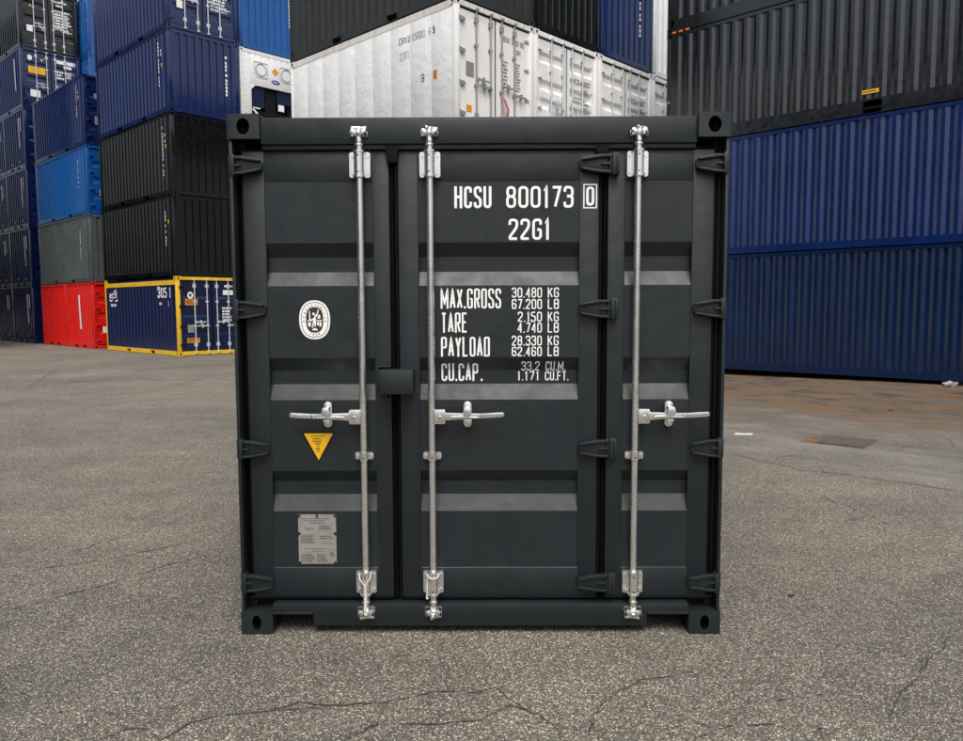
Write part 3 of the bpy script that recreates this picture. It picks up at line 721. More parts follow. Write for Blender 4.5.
def cam(z, sgn, seed):
    """forged cam end: collar, hooked claws, keeper lugs behind"""
    r = random.Random(seed); mb = MB()
    mb.cyl((0, 0, z-sgn*.052), (0, 0, z-sgn*.022), .0165, .0165, n=14); mb.cyl((0, 0, z-sgn*.06), (0, 0, z-sgn*.05), .022, n=14)
    mb.cyl((0, 0, z-sgn*.022), (0, 0, z-sgn*.012), .017, .026, n=14); mb.cyl((0, 0, z-sgn*.012), (0, 0, z+sgn*.026), .017, n=12)
    def claw(zc, th, arms, rot):
        pts = []
        for k in range(arms):
            a = rot+2*math.pi*k/arms
            for da, rr in ((-.42, .019), (-.22, .036), (-.05, .044), (.2, .035), (.36, .020)): pts.append(((rr*math.cos(a+da)), rr*math.sin(a+da)*.75))
        n = len(pts); i = len(mb.v); mb.v += [(x, y, zc-th/2) for x, y in pts]+[(x, y, zc+th/2) for x, y in pts]
        mb.f.append(tuple(range(i+n-1, i-1, -1))); mb.mi.append(0); mb.f.append(tuple(range(i+n, i+2*n))); mb.mi.append(0)
        for k in range(n):
            j = (k+1) % n; mb.f.append((i+k, i+j, i+n+j, i+n+k)); mb.mi.append(0)
    claw(z-sgn*.010, .011, 4, r.uniform(0, 2)); claw(z+sgn*.022, .014, 3, r.uniform(0, 2))
    a0 = r.uniform(-.6, .6)
    for s in (-1, 1):      # hooked lugs between the two claws
        mb.prism([(s*.012+a0*.006, z-.012), (s*.030, z-.006), (s*.040, z+.012), (s*.028, z+.018), (s*.010, z+.008)][::s], -.026, -.012)
    mb.cyl((.0, -.020, z-sgn*.004), (.0, -.012, z+sgn*.012), .012, n=8)
    # keeper on the header/sill
    for s in (-1, 1): mb.box(s*.036-.007, s*.036+.007, -.010, .020, z-.018, z+.006, mi=1)
    mb.box(-.043, .043, .0085, .0205, z-.022, z+.026, mi=1)
    return mb.mesh('cam', .002)
rodm = bar_rod(); bt = rod_bracket(2.289, 2.411); bb = rod_bracket(.206, .321); gd = rod_guide(.915)
def handle_mesh(sgn):
    """x measured from the rod, z from the handle pivot line"""
    S_ = sgn; mb = MB()
    def bx(x0, x1, *a, **k): mb.box(min(S_*x0, S_*x1), max(S_*x0, S_*x1), *a, **k)
    bx(.014, .066, -.018, .018, -.036, .036)                         # pivot block on the rod
    bx(.060, .068, -.026, -.017, -.03, .03); mb.cyl((S_*.042, -.024, -.002), (S_*.042, -.016, -.002), .009, n=10)
    mb.cyl((S_*.042, -.0247, -.002), (S_*.042, -.0235, -.002), .0045, n=8, mi=1)
    def pr(pl, y0, y1): mb.prism([(S_*a, b_) for a, b_ in (pl if S_ > 0 else pl[::-1])], y0, y1)
    pr([(.066, -.018), (.15, -.012), (.25, -.006), (.25, .016), (.15, .018), (.066, .021)], -.020, -.010)
    pr([(.245, -.006), (.352, .000), (.360, .007), (.360, .018), (.352, .024), (.245, .018)], -.034, -.022)
    pr([(.09, .001), (.15, -.010), (.232, -.003), (.15, .006)], -.031, -.019)
    bx(.235, .252, -.034, -.010, -.006, .018)
    return mb.mesh('door_handle', .002)
def keeper_mesh(sgn):
    mb = MB()
    def cap(z0, z1):
        pts = []
        for k in range(9): a = math.pi*k/8; pts.append((.021*math.cos(a), z1-.021+.021*math.sin(a)))
        for k in range(9): a = math.pi+math.pi*k/8; pts.append((.021*math.cos(a), z0+.021+.021*math.sin(a)))
        return pts
    mb.prism(cap(-.067, .063), .016, .026); mb.box(-.018, .018, .024, .0495, -.06, .055)
    for z in (.043, -.047): mb.cyl((0, .006, z), (0, .017, z), .0105, n=8)
    mb.prism([(-.018, -.004), (.018, -.004), (.021, .022), (.014, .04), (-.014, .04), (-.021, .022)], -.046, -.036); mb.box(-.015, .015, -.038, .018, .026, .040)
    mb.prism([(-.017, -.036), (.017, -.036), (.017, -.026), (-.017, -.026)], -.022, .018)
    return mb.mesh('handle_keeper', .0025)
RODS = [(-.580, 0, -1), (-.238, 1, 1), (.774, 2, 1)]
for i, (x, di, sg) in enumerate(RODS):
    D = DO[di]
    put('locking_rod', rodm, 'galv', D, (x, .012, 0))
    put('rod_bracket', bt, ['galv', 'stkblack'], D, (x, .0, 0)); put('rod_bracket', bb, ['galv', 'stkblack'], D, (x, .0, 0))
    put('rod_guide', gd, ['galv', 'stkblack'], D, (x, .012, 0)).scale.y = 1.0
    put('cam', cam(2.497, 1, i*3+1), ['galv', 'anth'], D, (x, .008, 0)); put('cam', cam(.112, -1, i*5+2), ['galv', 'anth'], D, (x, .004, 0))
    put('door_handle', cached(('fh', sg), lambda: handle_mesh(sg)), ['galv', 'stkblack'], D, (x, .006, 1.116))
    put('handle_keeper', cached(('fk',), lambda: keeper_mesh(1)), 'galv', D, (x+sg*(.178 if i != 2 else .169), 0, 1.127))
# ---- hinges
def hinge_mesh(s):
    """blade pointing +x*s from its pin"""
    mb = MB()
    def pr(pl, y0, y1): mb.prism([(s*a, b_) for a, b_ in (pl if s > 0 else pl[::-1])], y0, y1)
    pr([(-.004, -.043), (.05, -.041), (.138, -.026), (.146, -.018), (.146, .018), (.138, .026), (.05, .041), (-.004, .043)], .026, .0495)
    pr([(-.004, .030), (.04, .030), (.135, .016), (.144, .022), (.132, .0285), (.085, .039), (.05, .0445), (-.004, .0445)], .008, .030)
    pr([(-.004, -.0445), (.05, -.0425), (.132, -.0275), (.143, -.021), (.130, -.018), (.04, -.032), (-.004, -.033)], .008, .030)
    pr([(-.002, -.006), (.045, -.004), (.045, .003), (-.002, .006)], .012, .028)
    mb.cyl((-s*.004, .032, -.048), (-s*.004, .032, .048), .015, n=12)
    return mb.mesh('hinge', .003)
hl, hr = hinge_mesh(1), hinge_mesh(-1)
HZ = (2.350, 1.647, .950, .259)
for z in HZ:
    put('hinge', hl, 'anth', DO[0], (-1.204, 0, z)); put('hinge', hr, 'anth', DO[2], (1.204, 0, z))
    put('hinge', hr, 'anth', DO[1], (.640, 0, z))
    for s in (-1, 1):
        mb = MB(); mb.box(-.012, .012, .006, .06, -.052, .052)
        put('hinge_lug', cached('lug', lambda: mb.mesh('hinge_lug', .004)), 'anth', FR, (HX+s*1.2005, 0, z))
    mb = MB(); mb.box(-.015, .02, .006, .0495, -.052, .052); mb.box(.004, .018, -.002, .02, -.045, .045)
    put('hinge_lug', cached('lug2', lambda: mb.mesh('hinge_lug', .004)), 'anth', DO[2], (.664, 0, z))
# ---- lock box between the left and middle leaf
mb = MB(); mb.box(-.489, -.323, -.075, -.069, 1.236, 1.354); mb.box(-.489, -.323, -.070, .02, 1.348, 1.354); mb.box(-.329, -.323, -.070, .02, 1.236, 1.35); mb.box(-.489, -.483, -.07, .02, 1.236, 1.35)
mb.box(-.41, -.323, -.02, .0495, 1.236, 1.352)
fp('lock_box', mb, 'anth', DO[1], bevel=.002)
mb = MB(); mb.box(-.505, -.440, -.004, .0495, 1.362, 1.368); mb.box(-.505, -.499, -.004, .0495, 1.235, 1.366); mb.box(-.486, -.452, -.03, .0495, 1.21, 1.335)
fp('lock_plate', mb, 'anth', DO[0], bevel=.002)
# ---- lettering on the middle leaf
def line(s, u0, u1, z0, z1, t, D=None, mapf=drape, mat='letter', step=.012, name='lettering'):
    mb = MB(); h = z1-z0
    # fit the glyph width so that the line runs from u0 to u1
    lo, hi = .2*h*.3, h*1.5
    for _ in range(30):
        c = (lo+hi)/2
        if text_w(s, c, t, c*.22) < u1-u0: lo = c
        else: hi = c
    text(mb, s, u0, z0, h, c, t, c*.22, mapf, step=step)
    return put(name, mb.mesh(name, smooth=False), mat, D or DO[1])
line('HCSU', -.121, .062, 2.144, 2.250, .0130); line('800173', .134, .466, 2.144, 2.250, .0130)
line('22G1', .146, .351, 1.988, 2.092, .0130)
frm = front_map(YD)
mb = MB(); text(mb, '0', .527, 2.153, .093, .040, .0125, .01, frm); put('lettering', mb.mesh('lettering', smooth=False), 'letter', DO[1])
mb = MB(); x0, x1, z0, z1, t = .513, .581, 2.140, 2.258, .006
for a in ((x0, x1, z0, z0+t), (x0, x1, z1-t, z1), (x0, x0+t, z0+t, z1-t), (x1-t, x1, z0+t, z1-t)): mb.quad(*(frm(p, q, 0) for p, q in ((a[0], a[2]), (a[1], a[2]), (a[1], a[3]), (a[0], a[3]))))
put('lettering', mb.mesh('lettering', smooth=False), 'letter', DO[1])
line('MAX.GROSS', -.192, .109, 1.651, 1.750, .0092); line('TARE', -.191, -.059, 1.531, 1.631, .0092)
line('PAYLOAD', -.192, .052, 1.411, 1.510, .0092); line('CU.CAP', -.193, -.007, 1.285, 1.376, .0092); line('.', .004, .017, 1.285, 1.376, .0092)
for s, u0, un, z0, z1 in (('30.480', .162, 'KG', 1.704, 1.754), ('67.200', .162, 'LB', 1.647, 1.697), ('2.150', .192, 'KG', 1.584, 1.634), ('4.740', .191, 'LB', 1.530, 1.580),
                          ('28.330', .162, 'KG', 1.465, 1.515), ('62.460', .162, 'LB', 1.412, 1.460)):
    line(s, u0, .312, z0, z1, .0060); line(un, .341, .396, z0, z1, .0060)
line('33,2', .211, .303, 1.337, 1.385, .0056); line('CU.M.', .333, .434, 1.337, 1.385, .0056)
line('1.171', .190, .301, 1.287, 1.333, .0056); line('CU.FT.', .331, .450, 1.287, 1.333, .0056)
# ---- oval approval emblem (two tones), triangle sticker, data plate on the left leaf
def ell(cx, cz, a, b_, n=40, p=2.3):
    out = []
    for k in range(n):
        t = 2*math.pi*k/n; c, s = math.cos(t), math.sin(t)
        out.append((cx+a*abs(c)**(2/p)*(1 if c >= 0 else -1), cz+b_*abs(s)**(2/p)*(1 if s >= 0 else -1)))
    return out
mb = MB(); cx, cz = -.822, 1.597
def layer(poly, k, mi): mb.quad(*((u, YS-.0008-k*.0003, v) for u, v in poly), mi=mi)
layer(ell(cx, cz, .0775, .0970), 0, 0); layer(ell(cx, cz, .0690, .0885), 1, 1); layer(ell(cx, cz, .0655, .0850), 2, 0)
layer(ell(cx, cz, .0435, .0640, p=2.6), 3, 2)
def ring_text(s, a0, a1, ra, rb, h, flip=False):
    n = len(s)
    for k, ch in enumerate(s):
        if ch == ' ': continue
        a = math.radians(a0+(a1-a0)*k/(n-1)); ox, oz = cx+ra*math.cos(a), cz+rb*math.sin(a)
        nx, nz = math.cos(a)/ra, math.sin(a)/rb; q = math.hypot(nx, nz); nx, nz = nx/q, nz/q
        if flip: nx, nz = -nx, -nz
        tx, tz = nz, -nx
        text(mb, ch, -h*.33, -h/2, h, h*.66, h*.17, 0, lambda u, v, l: (ox+tx*u+nx*v, YS-.0008-.0009-l, oz+tz*u+nz*v), mi=1, step=1)
ring_text('BUREAU', 186, 104, .0545, .0745, .0115); ring_text('VERITAS', 83, -6, .0545, .0745, .0115); ring_text('1828', 248, 292, .0545, .0745, .0115, True)
def fig(pl): layer([(cx+u, cz+v) for u, v in pl], 4.5, 0)
fig([(-.006, .012), (.006, .014), (.007, -.012), (.004, -.034), (-.001, -.034), (-.003, -.016), (-.010, -.040), (-.015, -.040), (-.009, -.012)])   # standing figure
fig([(-.005+.006*math.cos(k*.7), .030+.007*math.sin(k*.7)) for k in range(9)]); fig([(.004, .010), (.016, .026), (.022, .052), (.017, .053), (.011, .030), (-.002, .022)])
fig([(-.006, .008), (-.020, .002), (-.024, .046), (-.028, .046), (-.026, -.004), (-.006, .000)]); fig([(-.036, -.006), (-.012, -.006), (-.012, -.001), (-.036, -.001)]); fig([(.010, -.006), (.037, -.006), (.037, -.001), (.010, -.001)])
fig([(-.034, -.012), (-.018, -.012), (-.019, -.030), (-.026, -.035), (-.033, -.028)]); fig([(.012, -.011), (.021, -.011), (.021, -.028), (.012, -.028)]); fig([(.024, -.011), (.034, -.011), (.033, -.033), (.024, -.034)])
fig([(.014, .006), (.024, .006), (.030, .012), (.026, .026), (.018, .024)]); fig([(-.016, -.052), (.018, -.052), (.008, -.043), (-.004, -.041)])
put('emblem', mb.mesh('emblem', smooth=False), ['letter', 'darkletter', 'stkbrown'], DO[0])
mb = MB()
def tri(x0, x1, zt, xb, zb, k, mi): mb.quad((xb, YS-.001-k*.0004, zb), (x1, YS-.001-k*.0004, zt), (x0, YS-.001-k*.0004, zt), mi=mi)
tri(-.909, -.722, 1.036, -.8165, .866, 0, 0); tri(-.889, -.742, 1.024, -.8165, .888, 1, 1)
rr_ = random.Random(3); fmT = lambda u, v, l: (u, YS-.0022-l, v)
text(mb, 'ATTENTION', -.853, 1.006, .010, .0068, .0016, .0016, fmT, mi=2, step=1)
for k, wd in enumerate((.052, .060, .030, .014, .026, .018)): blocks(mb, -.8165-wd/2, .992-k*.0125, wd, .009, 1, fmT, mi=2, rnd=rr_)
put('warning_triangle', mb.mesh('warning_triangle', smooth=False), ['stkblack', 'stkyellow', 'stkbrown'], DO[0])
mb = MB(); px0, px1, pz0, pz1 = -.928, -.735, .350, .607
mb.box(px0, px1, YS-.003, YS-.0002, pz0, pz1)
for u, v in ((px0+.006, pz0+.006), (px1-.006, pz0+.006), (px0+.006, pz1-.006), (px1-.006, pz1-.006), ((px0+px1)/2, pz1-.006), (px0+.005, (pz0+pz1)/2+.03), (px1-.005, (pz0+pz1)/2+.03)):
    mb.cyl((u, YS-.008, v), (u, YS-.002, v), .0062, n=10, mi=2)
fmP = lambda u, v, l: (u, YS-.0036-l, v)
pw = px1-px0
for a, z, wd, h, r in ((.10, .905, .80, .025, 1), (.16, .862, .68, .025, 1), (.28, .815, .45, .025, 1), (.18, .69, .25, .05, 2), (.55, .69, .34, .09, 3), (.06, .42, .40, .18, 6), (.56, .50, .40, .08, 2),
                     (.62, .40, .32, .025, 1), (.18, .295, .66, .025, 1), (.36, .245, .30, .022, 1), (.06, .03, .40, .17, 5), (.48, .03, .30, .17, 6), (.82, .14, .15, .10, 3)):
    blocks(mb, px0+a*pw, pz0+z*(pz1-pz0), wd*pw, h*(pz1-pz0), r, fmP, mi=1, rnd=rr_, fill=.75)
put('data_plate', mb.mesh('data_plate', smooth=False), ['plate', 'plateink', 'stkblack'], DO[0])
# ---- cable ties looped on two rods (loose things)
def wpt(x, y, z): return (FX+x*c_-y*s_, FY+x*s_+y*c_, z+.002)
def tie(pts, label):
    mb = MB(); mb.tube([wpt(*p) for p in pts], .0032, n=6); return tag(put('cable_tie', mb.mesh('cable_tie'), 'tie'), label, 'cable tie', 'cable ties on the locking rods')
x = -.580
tie([(x+.027, .012, .322), (x+.030, -.022, .325), (x+.026, -.030, .300), (x+.004, -.030, .262), (x+.006, -.028, .20), (x+.002, -.030, .138), (x+.012, -.030, .118), (x+.003, -.031, .110), (x-.003, -.030, .125), (x, -.029, .20), (x, -.030, .262), (x-.024, -.030, .295), (x-.028, -.018, .318), (x-.026, .012, .320)],
    'white cable tie looped in a Y round the bottom of the leftmost locking rod')
x = -.238
tie([(x+.026, .012, .318), (x+.030, -.018, .314), (x+.020, -.030, .302), (x-.004, -.031, .298), (x-.022, -.028, .306), (x-.030, -.014, .314), (x-.030, .004, .29), (x-.030, -.006, .24), (x-.032, -.008, .20), (x-.024, -.008, .188), (x-.034, -.008, .188), (x-.033, -.008, .21)],
    'white cable tie ring with hanging tail on the middle locking rod bracket')

# ------------------------------------------------------------------ background stacks
def W3(v2, z): return (v2.x, v2.y, z)
def decal(R, mat, fn, name='lettering'):
    mb = MB(); fn(mb); return put(name, mb.mesh(name, smooth=False), mat, R)
def side_code(R, yc, z0, z1, wd=.10, mat='letter', yellow=None, cols=1, seed=1):
    """vertical column of small characters on the left wall"""
    r = random.Random(seed)
    def fn(mb):
        f = lambda u, v, l: (.0085-l, yc+wd/2-u, v)
        for c in range(cols):
            z = z1-(.25*c); zz = z0+(.9*c)
            while z > zz:
                h = .085; mb.quad(f(c*(wd+.12), z-h, 0), f(c*(wd+.12)+wd*r.uniform(.6, 1), z-h, 0), f(c*(wd+.12)+wd*r.uniform(.6, 1), z, 0), f(c*(wd+.12), z, 0)); z -= h*r.choice((1.35, 1.35, 1.35, 2.2))
    decal(R, mat, fn)['kind'] = 'stuff'
    if yellow: decal(R, 'stkyellow', lambda mb: mb.quad((.0082, yc-.18, yellow), (.0082, yc-.25, yellow), (.0082, yc-.25, yellow+.12), (.0082, yc-.18, yellow+.12)), 'sticker')
def end_code(R, xc, z0, z1, wd=.09, seed=1):
    r = random.Random(seed)
    def fn(mb):
        z = z1
        while z > z0:
            h = .085; mb.quad((xc, .009, z-h), (xc+wd*r.uniform(.6, 1), .009, z-h), (xc+wd*r.uniform(.6, 1), .009, z), (xc, .009, z)); z -= h*r.choice((1.35, 1.35, 1.35, 2.0))
    decal(R, 'letter', fn)['kind'] = 'stuff'
def end_rect(R, x0, x1, z0, z1, mat='letter', y=.040, name='sticker'):
    def fn(mb): mb.quad((x0, y, z0), (x1, y, z0), (x1, y, z1), (x0, y, z1))
    return decal(R, mat, fn, name)
def end_blocks(R, x0, x1, z0, z1, rows, mat='letter', y=.041, seed=2):
    r = random.Random(seed); decal(R, mat, lambda mb: blocks(mb, x0, z0, x1-x0, z1-z0, rows, lambda u, v, l: (u, y, v), rnd=r))['kind'] = 'stuff'
def end_text(R, s, x, z, h, cw, t, mat='letter', y=.041):
    decal(R, mat, lambda mb: text(mb, s, x, z, h, cw, t, cw*.2, lambda u, v, l: (u, y-l, v), step=1))
def end_disc(R, x, z, r, mat='letter', y=.040):
    decal(R, mat, lambda mb: mb.quad(*((x+r*math.cos(2*math.pi*k/20), y, z+r*1.15*math.sin(2*math.pi*k/20)) for k in range(20))), 'sticker')
def door_print(R, seed, zt=2.2):
    end_blocks(R, 1.42, 2.1, zt-.12, zt, 1, seed=seed); end_blocks(R, 1.55, 1.9, zt-.27, zt-.16, 1, seed=seed+1); end_blocks(R, 1.40, 1.68, 1.25, 1.75, 4, seed=seed+2); end_blocks(R, 1.78, 2.1, 1.25, 1.75, 8, seed=seed+3)

ZA = .098
A = Vector((-9.812, 24.844)); GA = 'stack above the yellow-framed container'
# A1 yellow frame
a1 = container('navy container with a bright yellow frame and orange warning stickers, standing on the ground', W3(A, ZA), TH, body='navy_dark', frame='yellow', end='doors', toprail=.27, railtop=.12, rodmat='rod_white', hingemat='machine_and_hole_black', group=GA, bands=[(2.10, 2.03, 1.93, 1.86), (1.5, 1.43, 1.33, 1.26), (.9, .83, .73, .66)])
mb = MB()
for k in range(44): mb.box(.02, .10, .35+k*.122, .35+k*.122+.06, CH-.13, CH-.045)
mb.box(.04, .10, .2, 5.85, CH-.27, CH-.07); put('roof_edge', mb.mesh('roof_edge', smooth=False), 'navy_dark', a1)
sm_ = side_map(.011, 6.058)
decal(a1, 'letter', lambda mb: text(mb, '305', 4.62, 1.90, .34, .20, .055, .05, sm_, step=1)); decal(a1, 'letter', lambda mb: text(mb, '1', 5.50, 1.90, .34, .20, .06, .05, sm_, step=1))
decal(a1, 'letter', lambda mb: text(mb, '20', 4.62, 2.16, .12, .08, .03, .03, sm_, step=1)); decal(a1, 'letter', lambda mb: text(mb, '1', 5.42, 1.62, .17, .09, .03, .03, sm_, step=1)); decal(a1, 'letter', lambda mb: blocks(mb, 4.72, 1.64, .26, .13, 1, sm_))
def logo(mb):
    text(mb, 'ecn', .42, 2.00-.08, .26, .20, .05, .04, sm_, step=1)
    mb.quad(*(sm_(u, v, 0) for u, v in ((.80, 2.16), (1.05, 2.26), (1.05, 2.21), (.82, 2.11)))); mb.quad(*(sm_(u, v, .0003) for u, v in ((1.02, 2.24), (1.14, 2.10), (1.10, 2.08), (.99, 2.20))))
    mb.quad(*(sm_(u, v, 0) for u, v in ((.40, 1.86), (.55, 1.80), (.72, 1.85), (.70, 1.89), (.56, 1.85), (.42, 1.90)))); mb.quad(*(sm_(u, v, 0) for u, v in ((.95, 1.80), (1.2, 1.83), (1.2, 1.88), (.95, 1.85))))
    blocks(mb, .52, 1.60, .62, .14, 1, sm_)
decal(a1, 'letter', logo, 'logo')
end_disc(a1, .48, 1.98, .10); decal(a1, 'darkletter', lambda mb: mb.quad(*((.48+.05*math.cos(k), .0385, 1.98+.06*math.sin(k)) for k in range(6))), 'sticker')
end_rect(a1, .30, .72, 1.66, 1.86, 'stkorange'); end_blocks(a1, .34, .69, 1.69, 1.83, 3, 'stkbrown', .0385, 5)
end_rect(a1, .33, .76, .42, .58, 'stkorange'); end_blocks(a1, .36, .72, .44, .56, 3, 'stkbrown', .0385, 6)
end_rect(a1, .36, .57, .76, 1.02, 'plate', name='data_plate')
end_blocks(a1, 1.68, 2.16, 2.24, 2.34, 1, seed=8); end_rect(a1, 1.62, 2.02, 2.0, 2.16, 'letter'); end_blocks(a1, 2.05, 2.15, 2.0, 2.16, 1, seed=9); end_blocks(a1, 1.58, 1.98, 1.1, 1.6, 5, seed=10)
a2 = container('black container directly on top of the yellow-framed container', W3(A, ZA+CH), TH, body='black', end='wall', group=GA)
side_code(a2, .62, 1.0, 2.1, .055, cols=2, seed=3, yellow=1.7)
a3 = container('upper of two black containers, beneath the navy containers above the yellow-framed one', W3(A, ZA+2*CH), TH, body='black2', end='wall', group=GA)
side_code(a3, .62, .7, 2.2, .06, seed=4, cols=2, yellow=1.5)
a4 = container('navy container with plain ribbed end, sitting on the upper black container', W3(A, ZA+3*CH), TH, body='navy', end='wall', group=GA)
side_code(a4, .70, .9, 2.25, .06, seed=5, cols=2, yellow=1.45); end_code(a4, 1.93, .85, 2.1, .08, 6)
a5 = container('navy container with four white-rod door end, topmost of the stack over the yellow-framed one', W3(A, ZA+4*CH), TH, body='navy', end='doors', group=GA)
end_rect(a5, .36, .56, .68, .92, name='data_plate'); end_blocks(a5, 1.5, 2.1, .86, 1.5, 6, seed=12); end_blocks(a5, .8, 1.1, 1.0, 1.1, 1, seed=13); side_code(a5, .8, 1.0, 1.9, .05, seed=13)

B = Vector((-14.95, 29.65)); GB = 'stack above the red container'
b1 = container('bright red container on the ground with a vertical white stripe of print', W3(B, ZA-.01), TH, body='red', end='doors', side='duo', pockets='duo', rodmat='red', group=GB)
decal(b1, 'letter', lambda mb: mb.quad((.001, 1.42, .75), (.001, 1.26, .75), (.001, 1.34, 2.1), (.001, 1.50, 2.1)))
end_rect(b1, .36, .66, .62, .86); end_disc(b1, .55, 1.95, .06, 'plate')
b2 = container('grey container with a worn ribbed side, sitting on the red container', W3(B, ZA-.01+CH), TH, body='grey', end='wall', group=GB)
side_code(b2, 1.0, .9, 2.0, .055, seed=22, cols=2)
b3 = container('bright blue container between the grey and navy ones stacked over the red container', W3(B, ZA-.01+2*CH), TH, body='blue', end='doors', rodmat='blue', group=GB)
side_code(b3, .9, 1.1, 2.1, .05, seed=23); end_disc(b3, .6, 2.2, .07); end_rect(b3, .45, .7, .7, .95, 'plate')
b4 = container('navy container topmost of the stack over the red container', W3(B, ZA-.01+3*CH), TH, body='navy', end='doors', rodmat='navy', group=GB)
side_code(b4, .75, 1.1, 2.3, .05, seed=24, cols=2, yellow=1.75); end_rect(b4, .40, .62, 1.75, 1.95, 'plate'); end_rect(b4, .40, .66, .78, 1.1, 'plate', name='data_plate')

C = Vector((-20.0, 34.4)); GC = 'tall navy stack at the left edge'
lab = ['lowest navy container at the left edge, standing on the ground left of the red container', 'second navy container from the ground at the left edge, beside the grey container',
       'third navy container from the ground at the left edge, beside the bright blue one', 'fourth navy container from the ground in the stack at the left edge']
for k in range(4):
    r = container(lab[k], W3(C, ZA+k*CH), TH, body='navy_dark' if k < 2 else 'navy', end='doors', side='duo', pockets='duo', rodmat='navy_dark', group=GC, full=False)
    for yy, zb in ((.75, .9), (3.9, 1.5)):
        decal(r, 'letter', lambda mb: mb.quad((.001, yy, zb), (.001, yy-.13, zb), (.001, yy-.05, 2.2), (.001, yy+.08, 2.2))); decal(r, 'letter', lambda mb: (mb.quad((.001, yy-.24, 1.6), (.001, yy-.34, 1.6), (.001, yy-.30, 2.2), (.001, yy-.20, 2.2))))
    for yy in (.8, 1.9, 3.9, 5.0): decal(r, 'plate', lambda mb: mb.quad((.001, yy+.12, .28), (.001, yy-.12, .28), (.001, yy-.12, .36), (.001, yy+.12, .36)), 'sticker')
c5 = container('navy container with a yellow placard on its doors, under the black one at upper left', W3(C, ZA+4*CH), TH, body='navy', end='doors', group=GC)
end_rect(c5, .30, .98, 1.52, 1.82, 'stkyellow', .02); end_blocks(c5, .40, .9, 1.56, 1.78, 2, 'stkorange', .019, 31); end_disc(c5, .38, 2.18, .10); end_rect(c5, .35, .75, .52, .82)
decal(c5, 'stkyellow', lambda mb: mb.quad((.86, .039, 2.07), (.94, .039, 2.20), (.78, .039, 2.20)), 'sticker')
end_rect(c5, 1.45, 2.25, 2.15, 2.30); end_rect(c5, 1.75, 2.08, 1.98, 2.10); end_blocks(c5, 1.45, 1.75, 1.45, 1.85, 3, seed=33); end_blocks(c5, 1.85, 2.1, 1.55, 1.85, 3, seed=34)
decal(c5, 'letter', lambda mb: mb.quad((.001, .9, .8), (.001, .78, .8), (.001, .85, 2.2), (.001, .97, 2.2)))
c6 = container('black container with grey ribbed side and white door rods at the top left corner', W3(C, ZA+5*CH), TH, body='black2', end='doors', skin='grey', group=GC)
door_print(c6, 40, 2.3); end_rect(c6, .32, .56, .72, .98); end_rect(c6, .92, 1.06, .86, 1.0); end_blocks(c6, 1.42, 2.2, 1.0, 1.9, 7, seed=48)
decal(c6, 'stkyellow', lambda mb: mb.quad((.50, .039, 1.76), (.56, .039, 1.86), (.44, .039, 1.86)), 'sticker')
D_ = C + Ev*2.5 - Lv*.9
for k, (bd, lb) in enumerate((('navy_dark', 'navy container on the ground hidden behind the red container, lowest of its stack'), ('navy_dark', 'navy container hidden behind the grey container, second of its stack'), ('black', 'black container hidden behind the bright blue container, third of its stack'),
                              ('navy_dark', 'navy container hidden behind the top navy container, fourth of its stack'), ('blue', 'bright blue container, lower of two seen in the narrow gap at upper left'), ('blue', 'bright blue container, upper of two seen in the narrow gap at upper left'))):
    container(lb, W3(D_, ZA+k*CH), TH, body=bd, end='wall', full=False, group='blue stack in the gap')
E_ = C + Lv*6.45
for k in range(6):
    container(['lowest', 'second', 'third', 'fourth', 'fifth', 'sixth'][k]+' container from the ground in the farthest navy stack, cut by the left edge', W3(E_, ZA+k*CH), TH, body='navy', end='wall', full=False, group='farthest navy stack')

# ---- white row
Wp = Vector((-.497, 15.933)); ZW = .09; GW = 'row of white containers behind the front container'
step_ = CW+.02
hid = ['first', 'second', 'third', 'fourth']
for lv in range(2):
    for k in range(4):
        container('%s container of the white row, %s' % (hid[k], ('standing on the ground behind the front container', 'second level, hidden behind the front container')[lv]), W3(Wp+Ev*step_*k, ZW+lv*CH), TH, body='white', end='doors' if k else 'wall', full=False, group='hidden lower white containers')
z3 = ZW+2*CH
w1 = container('white refrigerated container with flat dented panels, large side above the front container', W3(Wp, z3), TH, body='white', frame='whiterust', post='white', end='reefer_doors', side='reefer', toprail=.15, rodmat='steel', hingemat='steel', castmat='whiterust', skin='whiteside', group=GW, name='refrigerated_container')
sw = lambda u, v, l: (.0115-l, 6.058-u, v)
for st, u, cw, t in (('CRX', 4.28, .075, .018), ('U', 4.58, .075, .022), ('050001', 4.72, .056, .013), ('6', 5.24, .06, .013), ('5', 5.37, .07, .030)):
    decal(w1, 'darkletter', lambda mb: text(mb, st, u, 2.03, .15, cw, t, .02, sw, step=1))
decal(w1, 'darkletter', lambda mb: text(mb, '22R1', 4.30, 1.70, .16, .06, .013, .03, sw, step=1))
decal(w1, 'darkletter', lambda mb: text(mb, '9', 5.00, 1.12, .17, .09, .022, .02, sw, step=1))
decal(w1, 'stkorange', lambda mb: mb.quad(*(sw(u, v, 0) for u, v in ((5.37, 1.10), (5.49, 1.10), (5.49, 1.29), (5.37, 1.29)))), 'sticker'); decal(w1, 'stkbrown', lambda mb: blocks(mb, 5.39, 1.12, .08, .15, 4, lambda u, v, l: (.0105, 6.058-u, v)))
end_text(w1, '0850', 1.40, 2.07, .11, .058, .012, 'darkletter', .040); end_text(w1, '0001', 1.73, 2.07, .11, .058, .012, 'darkletter', .040); end_text(w1, '65', 2.02, 2.07, .11, .058, .012, 'darkletter', .040); end_text(w1, '22R1', 1.82, 1.88, .10, .05, .012, 'darkletter', .040)
end_rect(w1, 1.36, 1.66, 1.05, 1.70, 'letter', .044); end_rect(w1, 1.76, 2.06, 1.05, 1.72, 'letter', .044)
end_blocks(w1, 1.40, 1.62, 1.08, 1.68, 8, 'darkletter', .042, 52); end_blocks(w1, 1.80, 2.04, 1.08, 1.70, 10, 'darkletter', .042, 53)
